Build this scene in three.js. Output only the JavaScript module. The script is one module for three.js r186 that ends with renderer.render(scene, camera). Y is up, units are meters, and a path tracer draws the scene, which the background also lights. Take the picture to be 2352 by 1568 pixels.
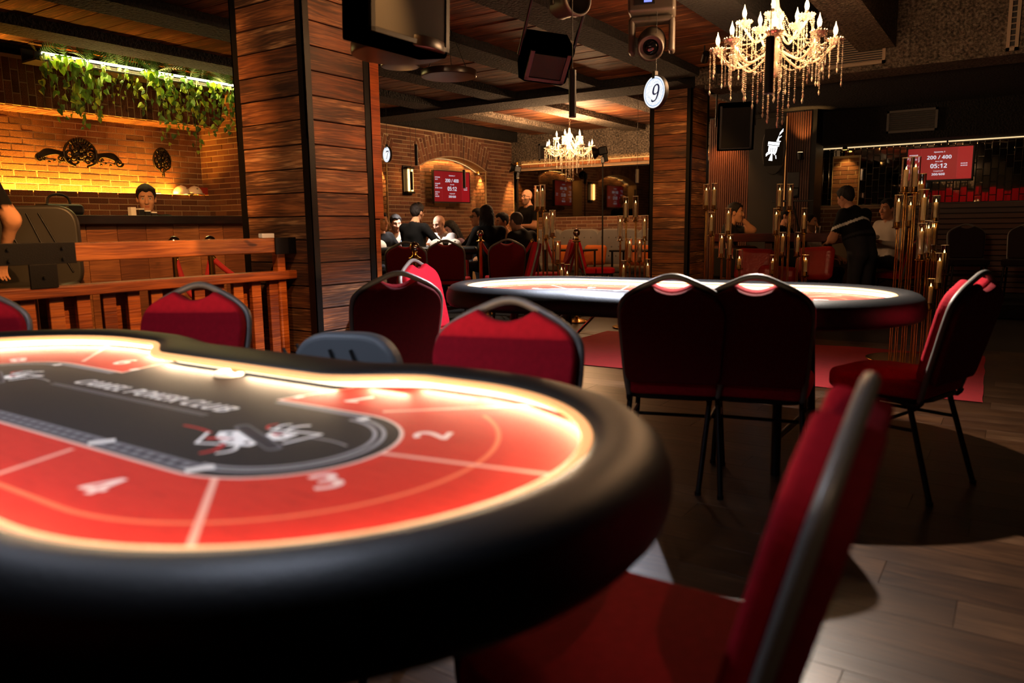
import * as THREE from 'three';
import { RectAreaLightUniformsLib } from 'three/addons/lights/RectAreaLightUniformsLib.js';
import { RoundedBoxGeometry } from 'three/addons/geometries/RoundedBoxGeometry.js';
import { mergeGeometries, toCreasedNormals } from 'three/addons/utils/BufferGeometryUtils.js';
import { ImprovedNoise } from 'three/addons/math/ImprovedNoise.js';

// ------------------------------------------------------------------ camera, light, exposure
const scene = new THREE.Scene();
scene.background = new THREE.Color(0x000000);
const camera = new THREE.PerspectiveCamera(48.6, 2352 / 1568, 0.02, 60);
camera.position.set(0, 1.14, 0);
camera.rotation.order = 'YXZ';
camera.rotation.set(THREE.MathUtils.degToRad(-8.616), THREE.MathUtils.degToRad(33.797), THREE.MathUtils.degToRad(-0.745));
camera.focus = 7.5;
camera.userData.fStop = 2.2;
const renderer = new THREE.WebGLRenderer({ antialias: true });
renderer.toneMapping = THREE.LinearToneMapping;
renderer.toneMappingExposure = 1.0;
renderer.shadowMap.enabled = true;
RectAreaLightUniformsLib.init();
const WARM = 0xffb060, AMBER = 0xff9a2e, COOL = 0xe8f0ff, NEUTRAL = 0xffe0b8;
// strengths (candela for points and spots, nits for area lights)
const POWER = {
  tableLed: 165, tablePendant: 26, nearPendant: 2.2, roomPendant: 11, bulbNear: 0.75, bulbFar: 1.35,
  alcoveLed: 520, shelfLed: 300, arch: 140, cornerSpot: 90, sconce: 60, ledge: 60, candle: 0.06, sign: 1.0, tv: 0.8,
  ceilingSpot: 5, pillarSpot: 16, mirrorLed: 9,
};

// ------------------------------------------------------------------ helpers
const PI = Math.PI, far = 0.06;
let seed = 7;
const rnd = () => { seed = (seed * 1664525 + 1013904223) >>> 0; return seed / 4294967296; };
const rr = (a, b) => a + (b - a) * rnd();
const V = (x, y, z) => new THREE.Vector3(x, y, z);
const noise = new ImprovedNoise();
const used = new Map();
function numbered(n) { const k = used.get(n) || 0; used.set(n, k + 1); return k ? `${n}_${String(k).padStart(3, '0')}` : n; }
function sh(o) { o.castShadow = true; o.receiveShadow = true; return o; }
function thing(name, label, category, pos = [0, 0, 0], turn = 0, group) {
  const o = new THREE.Group(); o.name = numbered(name); o.position.set(...pos); o.rotation.y = turn;
  o.userData = { label, category }; if (group) o.userData.group = group;
  scene.add(o); return o;
}
function one(name, geo, mat, label, category, pos = [0, 0, 0], turn = 0, group) {
  const o = sh(new THREE.Mesh(geo, mat)); o.name = numbered(name); o.position.set(...pos); o.rotation.y = turn;
  o.userData = { label, category }; if (group) o.userData.group = group;
  scene.add(o); return o;
}
function part(name, geo, mat, parent, pos, rot) {
  const o = sh(new THREE.Mesh(geo, mat)); o.name = name;
  if (pos) o.position.set(...pos); if (rot) o.rotation.set(...rot);
  parent.add(o); return o;
}
function struct(name, geo, mat, pos = [0, 0, 0], label) {
  const o = sh(new THREE.Mesh(geo, mat)); o.name = numbered(name); o.position.set(...pos);
  o.userData = { kind: 'structure' }; if (label) o.userData.label = label;
  scene.add(o); return o;
}
function structGroup(name, pos = [0, 0, 0], label) {
  const o = new THREE.Group(); o.name = numbered(name); o.position.set(...pos); o.userData = { kind: 'structure' }; if (label) o.userData.label = label;
  scene.add(o); return o;
}
function copyOf(src, pos, turn, label, group) {
  const c = src.clone(); c.name = numbered(src.name.replace(/_\d\d\d$/, '')); c.position.set(...pos); c.rotation.set(0, turn, 0);
  c.userData = { ...src.userData, label }; if (group) c.userData.group = group;
  scene.add(c); return c;
}
// uv in metres by the dominant axis of each face
function boxUV(g, s = 1) {
  g = g.index ? g.toNonIndexed() : g; const p = g.attributes.position, uv = new Float32Array(p.count * 2);
  const a = V(0, 0, 0), b = V(0, 0, 0), c = V(0, 0, 0), n = V(0, 0, 0);
  for (let i = 0; i < p.count; i += 3) {
    a.fromBufferAttribute(p, i); b.fromBufferAttribute(p, i + 1); c.fromBufferAttribute(p, i + 2);
    n.copy(b).sub(a).cross(V(0, 0, 0).copy(c).sub(a)); const x = Math.abs(n.x), y = Math.abs(n.y), z = Math.abs(n.z);
    [a, b, c].forEach((q, k) => {
      const [u, v] = y >= x && y >= z ? [q.x, q.z] : x >= z ? [q.z, q.y] : [q.x, q.y];
      uv[(i + k) * 2] = u * s; uv[(i + k) * 2 + 1] = v * s;
    });
  }
  g.setAttribute('uv', new THREE.BufferAttribute(uv, 2)); return g;
}
const bx = (w, h, d, x = 0, y = 0, z = 0) => boxUV(new THREE.BoxGeometry(w, h, d).translate(x, y, z));
const span = (x0, x1, y0, y1, z0, z1) => bx(Math.abs(x1 - x0), Math.abs(y1 - y0), Math.abs(z1 - z0), (x0 + x1) / 2, (y0 + y1) / 2, (z0 + z1) / 2);
const rb = (w, h, d, r = 0.01, x = 0, y = 0, z = 0, seg = 2) => boxUV(new RoundedBoxGeometry(w, h, d, seg, Math.min(r, w / 2.01, h / 2.01, d / 2.01)).translate(x, y, z));
const cyl = (r0, r1, h, x = 0, y = 0, z = 0, n = 20, open = false) => new THREE.CylinderGeometry(r1, r0, h, n, 1, open).translate(x, y + h / 2, z);
const lathe = (pts, n = 20) => new THREE.LatheGeometry(pts.map(([r, y]) => new THREE.Vector2(r, y)), n);
const tube = (pts, r, n = 24, m = 8, closed = false) => new THREE.TubeGeometry(new THREE.CatmullRomCurve3(pts.map(q => V(...q)), closed, 'centripetal'), n, r, m, closed);
function bar(a, b, r, m = 8) {
  const p = V(...a), q = V(...b), d = q.clone().sub(p), L = d.length();
  return new THREE.CylinderGeometry(r, r, L, m).applyQuaternion(new THREE.Quaternion().setFromUnitVectors(V(0, 1, 0), d.normalize())).translate((p.x + q.x) / 2, (p.y + q.y) / 2, (p.z + q.z) / 2);
}
const strip = g => { const o = g.index ? g.toNonIndexed() : g; for (const k of Object.keys(o.attributes)) if (!['position', 'normal', 'uv'].includes(k)) o.deleteAttribute(k); return o; };
const join = list => mergeGeometries(list.map(strip), false);
function frustumBox(w, h, d, bev) { // a block with chamfered front edge, front face towards +z
  const x = w / 2, y = h / 2, z = d / 2, b = bev;
  const f = [[-x + b, -y + b, z], [x - b, -y + b, z], [x - b, y - b, z], [-x + b, y - b, z]], m = [[-x, -y, z - b], [x, -y, z - b], [x, y, z - b], [-x, y, z - b]], k = [[-x, -y, -z], [x, -y, -z], [x, y, -z], [-x, y, -z]];
  const pos = [], quad = (a, b2, c, d2) => pos.push(...a, ...b2, ...c, ...a, ...c, ...d2);
  quad(...f); for (let i = 0; i < 4; i++) { const j = (i + 1) % 4; quad(m[i], m[j], f[j], f[i]); quad(k[i], k[j], m[j], m[i]); }
  const g = new THREE.BufferGeometry(); g.setAttribute('position', new THREE.Float32BufferAttribute(pos, 3)); g.computeVertexNormals(); return boxUV(g);
}

// ------------------------------------------------------------------ textures and materials
function fbm(x, y, o = 4, z = 0) { let s = 0, a = 0.5, f = 1; for (let i = 0; i < o; i++) { s += a * noise.noise(x * f, y * f, z + i * 7.3); a *= 0.5; f *= 2; } return s; }
// periodic noise over a unit tile
function pn(u, v, fx, fy, z = 0, o = 3) {
  let s = 0, a = 0.5;
  for (let i = 0; i < o; i++) {
    const X = u * fx, Y = v * fy, w0 = (1 - u) * (1 - v), w1 = u * (1 - v), w2 = (1 - u) * v, w3 = u * v;
    const q = z + i * 5.1, n = (x, y) => noise.noise(x, y, q);
    s += a * (w0 * n(X, Y) + w1 * n(X - fx, Y) + w2 * n(X, Y - fy) + w3 * n(X - fx, Y - fy)) / Math.sqrt(w0 * w0 + w1 * w1 + w2 * w2 + w3 * w3);
    a *= 0.5; fx *= 2; fy *= 2;
  }
  return s;
}
function tex(w, h, fn, srgb = true, rx = 1, ry = 1) {
  const d = new Uint8Array(w * h * 4);
  for (let j = 0; j < h; j++) for (let i = 0; i < w; i++) { const c = fn(i / w, j / h), k = (j * w + i) * 4; for (let t = 0; t < 3; t++) d[k + t] = Math.max(0, Math.min(255, (Array.isArray(c) ? c[t] : c) * 255)); d[k + 3] = 255; }
  const t = new THREE.DataTexture(d, w, h); t.wrapS = t.wrapT = THREE.RepeatWrapping; t.magFilter = THREE.LinearFilter; t.minFilter = THREE.LinearMipmapLinearFilter; t.generateMipmaps = true;
  if (srgb) t.colorSpace = THREE.SRGBColorSpace; t.repeat.set(rx, ry); t.needsUpdate = true; return t;
}
function canvasTex(w, h, draw) {
  const c = document.createElement('canvas'); c.width = w; c.height = h; draw(c.getContext('2d'), w, h);
  const t = new THREE.CanvasTexture(c); t.colorSpace = THREE.SRGBColorSpace; return t;
}
const mix = (a, b, t) => a + (b - a) * t, mix3 = (a, b, t) => [mix(a[0], b[0], t), mix(a[1], b[1], t), mix(a[2], b[2], t)], cl = t => Math.max(0, Math.min(1, t));
// wood: grain along u (u = 1.6 m, v = 0.5 m per tile)
function woodFn(dark, mid, pale, z, worn = 0.5, knots = 0.5) {
  return (u, v) => {
    const warp = pn(u, v, 3, 5, z, 2) * 0.09;
    const g = pn(u, (v + warp + 1) % 1, 3, 46, z + 3, 3), f = pn(u, v, 14, 150, z + 9, 2), w = pn(u, v, 4, 9, z + 14, 3), kn = pn(u, v, 9, 8, z + 21, 2);
    const blot = pn(u, v, 5, 4, z + 31, 2); let c = mix3(dark, mid, cl(0.5 + g * 1.3 + f * 0.9 + blot * 1.1));
    c = mix3(c, pale, cl((w + f * 0.9 + g * 0.4) * 2.8 - 0.3) * worn);
    const k = cl((kn - 0.36) * 9) * knots; return mix3(c, [dark[0] * 0.4, dark[1] * 0.38, dark[2] * 0.35], k);
  };
}
const T = {};
T.wood = tex(512, 256, woodFn([0.21, 0.14, 0.095], [0.47, 0.34, 0.235], [0.68, 0.58, 0.46], 1, 0.95), true, 0.62, 2);
T.woodB = tex(512, 256, woodFn([0.25, 0.155, 0.095], [0.53, 0.36, 0.225], [0.66, 0.53, 0.40], 33, 0.75), true, 0.62, 2);
T.woodBump = tex(512, 256, (u, v) => 0.5 + pn(u, v, 3, 60, 4, 3) * 0.8 + pn(u, v, 12, 150, 13, 1) * 0.4, false, 0.62, 2);
T.pine = tex(512, 256, woodFn([0.50, 0.29, 0.12], [0.76, 0.50, 0.25], [0.82, 0.60, 0.34], 51, 0.3, 0.7), true, 0.7, 2);
T.oak = tex(512, 256, woodFn([0.44, 0.29, 0.17], [0.62, 0.44, 0.28], [0.66, 0.49, 0.33], 71, 0.35, 0.25), true, 0.6, 1.6);
T.floor = tex(512, 256, woodFn([0.25, 0.18, 0.13], [0.40, 0.31, 0.24], [0.50, 0.41, 0.33], 91, 0.7, 0.35), true, 0.6, 1.3);
T.brick = tex(256, 256, (u, v) => { const a = 0.72 + pn(u, v, 9, 9, 2, 4) * 0.75, s = pn(u, v, 40, 40, 8, 2); const k = cl((s - 0.28) * 5); return mix3([a, a * 0.97, a * 0.94], [0.34, 0.30, 0.28], k * 0.5); }, true, 2.2, 2.2);
T.rough = tex(256, 256, (u, v) => 0.5 + pn(u, v, 10, 10, 5, 4) * 0.9, false, 2, 2);
T.stucco = tex(256, 256, (u, v) => { const n = pn(u, v, 26, 26, 6, 4); return 0.5 + n * 0.9 + cl(pn(u, v, 60, 60, 16, 2) * 2) * 0.3; }, false, 1.4, 1.4);
T.stuccoCol = tex(256, 256, (u, v) => { const n = 0.78 + pn(u, v, 30, 30, 26, 4) * 0.9 + pn(u, v, 4, 4, 36, 2) * 0.25; return [n, n * 0.97, n * 0.93]; }, true, 1.2, 1.2);
T.fabric = tex(128, 128, (u, v) => 0.86 + 0.07 * Math.sin(u * 2 * PI * 32) * Math.sin(v * 2 * PI * 32) + pn(u, v, 8, 8, 44, 3) * 0.12, true, 6, 6);
T.fine = tex(128, 128, (u, v) => 0.5 + pn(u, v, 24, 24, 45, 3), false, 8, 8);

const std = (o) => new THREE.MeshStandardMaterial(o), phys = (o) => new THREE.MeshPhysicalMaterial(o);
const rgb = (r, g, b) => new THREE.Color().setRGB(r, g, b);
const withOffset = (t, x, y) => { const c = t.clone(); c.offset.set(x, y); c.needsUpdate = true; return c; };
const M = {
  steel: std({ color: 0x15120f, metalness: 0.55, roughness: 0.42, bumpMap: T.fine, bumpScale: 0.0006 }),
  blackMetal: std({ color: 0x0d0c0b, metalness: 0.4, roughness: 0.4 }),
  blackPlastic: std({ color: 0x0c0b0a, roughness: 0.5 }),
  grey: std({ color: 0x55514c, roughness: 0.55 }),
  leather: phys({ color: 0x0b0b0c, roughness: 0.5, bumpMap: T.fine, bumpScale: 0.0005, specularIntensity: 0.7 }),
  gold: std({ color: 0xc99a50, metalness: 1, roughness: 0.22 }),
  chrome: std({ color: 0xb8aa98, metalness: 1, roughness: 0.12 }),
  crystal: phys({ color: 0xfff4e4, metalness: 0.0, roughness: 0.05, transmission: 0.5, thickness: 0, ior: 1.7, specularIntensity: 1 }),
  crystalMetal: std({ color: 0xe9dcc6, metalness: 0.55, roughness: 0.16 }),
  glass: phys({ color: 0xffffff, roughness: 0.01, transmission: 1, thickness: 0.003, ior: 1.46 }),
  glassRim: phys({ color: 0xfff6e4, roughness: 0.15, transmission: 0.5, thickness: 0, ior: 1.6 }),
  wax: phys({ color: 0xd9c79a, roughness: 0.6, transmission: 0.12, thickness: 0 }),
  flame: std({ name: 'candle flame glow', color: 0xfff0c0, emissive: 0xffd890, emissiveIntensity: 3 }),
  mirror: std({ color: 0xb9b4aa, metalness: 1, roughness: 0.025 }),
  mirrorDark: std({ color: 0x6b665f, metalness: 1, roughness: 0.03 }),
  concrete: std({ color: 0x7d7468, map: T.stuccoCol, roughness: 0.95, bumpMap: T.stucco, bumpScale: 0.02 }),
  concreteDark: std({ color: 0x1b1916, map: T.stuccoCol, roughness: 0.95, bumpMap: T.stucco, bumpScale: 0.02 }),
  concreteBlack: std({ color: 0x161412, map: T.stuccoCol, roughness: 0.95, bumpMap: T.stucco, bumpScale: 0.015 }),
  mortar: std({ color: 0xb7a081, roughness: 1, bumpMap: T.rough, bumpScale: 0.004 }),
  mortarDark: std({ color: 0xa58e72, roughness: 1, bumpMap: T.rough, bumpScale: 0.004 }),
  white: std({ color: 0xd8d4cc, roughness: 0.6 }),
  cloth: std({ color: 0xe6e3de, roughness: 0.9, bumpMap: T.fine, bumpScale: 0.0006 }),
  red: phys({ color: 0xb80e24, map: T.fabric, roughness: 0.9, specularIntensity: 0.4, sheen: 0.15, sheenColor: rgb(0.5, 0.05, 0.07), sheenRoughness: 0.5 }),
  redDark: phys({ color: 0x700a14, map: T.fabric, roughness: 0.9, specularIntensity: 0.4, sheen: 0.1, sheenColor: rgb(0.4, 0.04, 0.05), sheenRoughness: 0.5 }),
  redRope: phys({ color: 0x8c0c12, roughness: 0.8, sheen: 0.5, sheenColor: rgb(0.5, 0.05, 0.05) }),
  redLeather: std({ color: 0x8e1a10, roughness: 0.42, bumpMap: T.rough, bumpScale: 0.004 }),
  orange: std({ color: 0xb85a12, roughness: 0.5, bumpMap: T.rough, bumpScale: 0.004 }),
  sofa: std({ color: 0x6d6862, roughness: 0.9, bumpMap: T.fine, bumpScale: 0.001 }),
  carpet: std({ color: 0xa80f12, map: T.fabric, roughness: 0.95 }),
  blackCloth: std({ color: 0x0e0d0d, roughness: 0.95 }),
  chairFrame: std({ color: 0x6f6963, metalness: 0.3, roughness: 0.45 }),
  chairBlack: std({ color: 0x14110f, metalness: 0.5, roughness: 0.4 }),
};
const plankMats = [], plankMatsB = [], ceilMats = [], fenceMats = [], oakMats = [], floorMats = [];
for (let i = 0; i < 8; i++) {
  const tone = [0xffffff, 0xe2d2c2, 0xc9b49e, 0xf5e6d6, 0xb89f86, 0xd8c0a4, 0xffe9d2, 0xa78d76][i];
  plankMats.push(std({ color: new THREE.Color(tone).multiply(rgb(1.05, 0.93, 0.8)), map: withOffset(i % 2 ? T.wood : T.woodB, rnd(), rnd()), bumpMap: T.woodBump, bumpScale: 0.002, roughness: 0.62 }));
  ceilMats.push(std({ color: new THREE.Color(tone).multiply(rgb(1.25, 0.95, 0.62)), map: plankMats[i].map, bumpMap: T.woodBump, bumpScale: 0.003, roughness: 0.7 }));
  if (i < 4) {
    fenceMats.push(std({ color: new THREE.Color(tone).multiply(rgb(0.85, 0.62, 0.42)), map: withOffset(T.pine, rnd(), rnd()), bumpMap: T.woodBump, bumpScale: 0.0015, roughness: 0.5 }));
    oakMats.push(std({ color: new THREE.Color(tone).multiply(rgb(0.92, 0.78, 0.62)), map: withOffset(T.oak, rnd(), rnd()), roughness: 0.55 }));
  }
  if (i < 6) floorMats.push(std({ color: new THREE.Color(tone).multiply(rgb(0.68, 0.6, 0.52)), map: withOffset(T.floor, rnd(), rnd()), bumpMap: T.woodBump, bumpScale: 0.0006, roughness: 0.34 }));
}
const slatMats = [0x4a2818, 0x552e1b, 0x3f2114].map(c => std({ color: c, roughness: 0.5 }));
const brickTones = [[0.36, 0.155, 0.085], [0.42, 0.19, 0.10], [0.30, 0.125, 0.07], [0.47, 0.225, 0.12], [0.25, 0.11, 0.065], [0.40, 0.165, 0.095]];
const brickMats = brickTones.map((c, i) => std({ color: rgb(...c), map: withOffset(T.brick, i * 0.17, i * 0.31), roughness: 0.92, bumpMap: T.rough, bumpScale: 0.006 }));
const glow = (color, k, name = 'led glow') => std({ name, color: 0x000000, emissive: color, emissiveIntensity: k });
// a lamp strip: glowing face plus an area light of the same size just in front of it; local -z is the way it shines
function areaLight(parent, color, nits, w, h, pos, look) {
  const l = new THREE.RectAreaLight(color, nits, w, h); l.position.set(...pos); l.castShadow = true; parent.add(l);
  if (parent === scene) l.lookAt(...look); else { const q = new THREE.Object3D(); q.position.set(...pos); q.lookAt(...look); l.quaternion.copy(q.quaternion).multiply(new THREE.Quaternion().setFromAxisAngle(V(0, 1, 0), PI)); }
  return l;
}
function pointLight(parent, color, cd, pos, radius = 1) { const l = new THREE.PointLight(color, cd, 0, 2); l.position.set(...pos); l.castShadow = true; l.shadow.radius = radius; parent.add(l); return l; }
function spotLight(parent, color, cd, pos, to, angle, pen = 0.4, radius = 1) {
  const l = new THREE.SpotLight(color, cd, 0, angle, pen, 2); l.position.set(...pos); l.castShadow = true; l.shadow.radius = radius; parent.add(l);
  l.target.position.set(...to); parent.add(l.target); return l;
}
// ------------------------------------------------------------------ floor
struct('floor', span(-9.2, 3.2, -0.2, -0.004, -12.9, 3.2), std({ color: 0x4a4038, map: T.floor, roughness: 0.45 }));
{
  const field = structGroup('floor', [0, 0, 0], 'brown laminate floor boards');
  const full = rb(1.1985, 0.012, 0.189, 0.0008, 0, -0.006, 0, 1);
  let k = 0;
  for (let r = 0; r < 40; r++) {
    const z = -0.35 - r * 0.19, off = [0, 0.47, 0.86, 0.22][r % 4];
    for (let c = 0; c < 4; c++) { const x = -3.3 + off + c * 1.2; if (x > 1.3 || (z > -1.2 && x < -1.9)) continue; part('plank', full, floorMats[(k++ * 5 + r) % 6], field, [x, 0, z]); }
  }
}
// ------------------------------------------------------------------ shell
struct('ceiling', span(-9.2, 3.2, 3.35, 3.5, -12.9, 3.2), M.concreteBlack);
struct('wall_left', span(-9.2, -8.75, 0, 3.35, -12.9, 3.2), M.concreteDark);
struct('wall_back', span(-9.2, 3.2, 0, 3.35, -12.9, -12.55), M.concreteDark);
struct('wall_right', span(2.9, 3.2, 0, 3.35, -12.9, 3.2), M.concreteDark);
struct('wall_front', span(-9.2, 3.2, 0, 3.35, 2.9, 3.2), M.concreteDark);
// joists along z with plank bays between them
const jx = [-2.2, -3.4, -4.6, -5.8, -7.0];
for (const x of jx) {
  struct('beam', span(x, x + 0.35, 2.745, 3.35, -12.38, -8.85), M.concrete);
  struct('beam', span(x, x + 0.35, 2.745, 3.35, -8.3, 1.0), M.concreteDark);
}
struct('beam', span(-8.4, -8.05, 2.72, 3.35, -12.38, 1.0), M.concreteDark);
struct('beam', span(-8.6, -3.3, 2.72, 3.35, -8.85, -8.3), M.concreteDark);
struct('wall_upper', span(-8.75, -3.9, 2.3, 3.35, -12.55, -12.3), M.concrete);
{
  const bays = [[-3.4, -2.2], [-4.6, -3.4], [-5.8, -4.6], [-7.0, -5.8], [-8.05, -7.0]];
  for (const [x0, x1] of bays) {
    const a = x0 + 0.35, b = x1, w = b - a + 0.02;
    for (const [z0, z1] of [[-12.3, -8.86], [-8.29, -1.2]]) {
      const bay = struct('ceiling', span(a - 0.05, b + 0.05, 2.855, 2.98, z0, z1), M.concreteBlack, [0, 0, 0], 'timber ceiling bay between two joists');
      const g = rb(w, 0.03, 0.136, 0.004, 0, 0, 0, 1);
      for (let z = z0 + 0.07, i = 0; z < z1 - 0.06; z += 0.14, i++) part('plank', g, ceilMats[(i * 3 + (i * i) % 5) % 8], bay, [(a + b) / 2, 2.845 + rr(-0.004, 0.004), z]);
    }
  }
}
// concrete beam on the right of the far pillar, bulkhead behind it
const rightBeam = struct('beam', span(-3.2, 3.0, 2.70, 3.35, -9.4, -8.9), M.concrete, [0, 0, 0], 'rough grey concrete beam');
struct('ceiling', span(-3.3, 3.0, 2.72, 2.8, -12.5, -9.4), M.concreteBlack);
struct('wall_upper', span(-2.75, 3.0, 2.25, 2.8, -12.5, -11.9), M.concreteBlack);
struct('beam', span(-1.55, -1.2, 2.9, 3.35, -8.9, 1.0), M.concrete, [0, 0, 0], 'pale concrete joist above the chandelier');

// ------------------------------------------------------------------ pillars clad with planks
function pillar(x0, x1, z0, z1, top, row, phase, label) {
  const g = structGroup('pillar', [0, 0, 0], label), w = x1 - x0, d = z1 - z0;
  part('core', span(x0 + 0.02, x1 - 0.02, 0, top, z0 + 0.02, z1 - 0.02), M.blackPlastic, g);
  const gx = rb(w - 0.03, row - 0.006, 0.022, 0.003, 0, 0, 0, 1), gz = rb(d - 0.03, row - 0.006, 0.022, 0.003, 0, 0, 0, 1);
  let i = 0;
  for (let y = phase; y < top; y += row, i++) {
    part('plank', gx, plankMats[(i * 5 + 1) % 8], g, [(x0 + x1) / 2, y + row / 2, z1 - 0.012 + rr(-0.002, 0.003)]);
    part('plank', gz, plankMats[(i * 3 + 2) % 8], g, [x1 - 0.012 + rr(-0.002, 0.003), y + row / 2, (z0 + z1) / 2], [0, PI / 2, 0]);
    part('plank', gz, plankMats[(i * 3 + 5) % 8], g, [x0 + 0.012, y + row / 2, (z0 + z1) / 2], [0, PI / 2, 0]);
    part('plank', gx, plankMats[(i * 5 + 6) % 8], g, [(x0 + x1) / 2, y + row / 2, z0 + 0.012]);
  }
  for (const [x, z, sx, sz] of [[x0, z0, 1, 1], [x1, z0, -1, 1], [x0, z1, 1, -1], [x1, z1, -1, -1]])
    part('corner_angle', join([span(x - sx * 0.006, x + sx * 0.048, 0, top, z - sz * 0.006, z + sz * 0.004), span(x - sx * 0.006, x + sx * 0.004, 0, top, z - sz * 0.006, z + sz * 0.048)]), M.steel, g);
  return g;
}
pillar(-4.18, -3.54, -3.68, -3.15, 3.34, 0.141, -0.05, 'wide plank-clad pillar with black steel corners');
pillar(-3.84, -3.33, -9.42, -8.82, 2.9, 0.14, -0.03, 'plank-clad pillar under the concrete beam');
// timber post just past the near pillar
one('timber_post', join([rb(0.07, 1.55, 0.09, 0.006, 0, 1.98, 0), rb(0.045, 1.2, 0.06, 0.006, 0, 0.6, 0.01)]), fenceMats[1], 'pale timber post fixed behind the wide plank-clad pillar', 'post', [-3.62, 0, -3.78]);

// ------------------------------------------------------------------ brickwork
const UNIT = frustumBox(1, 1, 1, 0.06);
function layBricks(list, parent, mats) { // list of [x, y, z, w, h, d, rz, nearness]
  list.sort((a, b) => b[7] - a[7]);
  list.slice(0, 290).forEach((b, i) => {
    const m = part('brick', UNIT, mats[Math.floor(rnd() * mats.length)], parent, [b[0], b[1], b[2]], [0, 0, b[6]]); m.scale.set(b[3], b[4], b[5]);
  });
  const rest = list.slice(290);
  if (rest.length) {
    const im = new THREE.InstancedMesh(UNIT, std({ color: 0xffffff, map: T.brick, roughness: 0.92, bumpMap: T.rough, bumpScale: 0.006 }), rest.length); im.name = 'bricks'; im.userData = { kind: 'stuff' };
    const q = new THREE.Object3D(); rest.forEach((b, i) => { q.position.set(b[0], b[1], b[2]); q.rotation.set(0, 0, b[6]); q.scale.set(b[3], b[4], b[5]); q.updateMatrix(); im.setMatrixAt(i, q.matrix); const c = brickTones[Math.floor(rnd() * 6)]; im.setColorAt(i, rgb(...c)); });
    parent.add(sh(im));
  }
}
const CH = 0.063, BL = 0.21, JT = 0.010;
function courses(u0, u1, v0, v1, holes, near, depth = 0.024, headers = false) { // holes(v) -> list of [a, b] kept free
  const out = []; let r = 0; const L = headers ? 0.105 : BL;
  for (let v = v0; v + CH * 0.6 < v1; v += CH, r++) {
    const h = Math.min(CH, v1 - v), cut = (holes ? holes(v + h / 2) : []).slice().sort((a, b) => a[0] - b[0]);
    let segs = [[u0, u1]];
    for (const [a, b] of cut) segs = segs.flatMap(([p, q]) => b <= p || a >= q ? [[p, q]] : [[p, Math.max(p, a)], [Math.min(q, b), q]].filter(s => s[1] - s[0] > 0.012));
    for (const [p, q] of segs) {
      let u = p - ((r % 2) * L / 2 + 0); u = u0 + Math.floor((p - u0) / L) * L - (r % 2) * L / 2;
      for (; u < q; u += L) { const a = Math.max(u, p), b = Math.min(u + L, q); if (b - a < 0.03) continue; out.push([(a + b) / 2, v + h / 2, rr(-0.002, 0.003), b - a - JT, h - JT, depth, rr(-0.004, 0.004), near((a + b) / 2, v + h / 2)]); }
    }
  }
  return out;
}
function wallFrame(parentName, pos, turn, label) { const g = structGroup(parentName, pos, label); g.rotation.y = turn; return g; }

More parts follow.
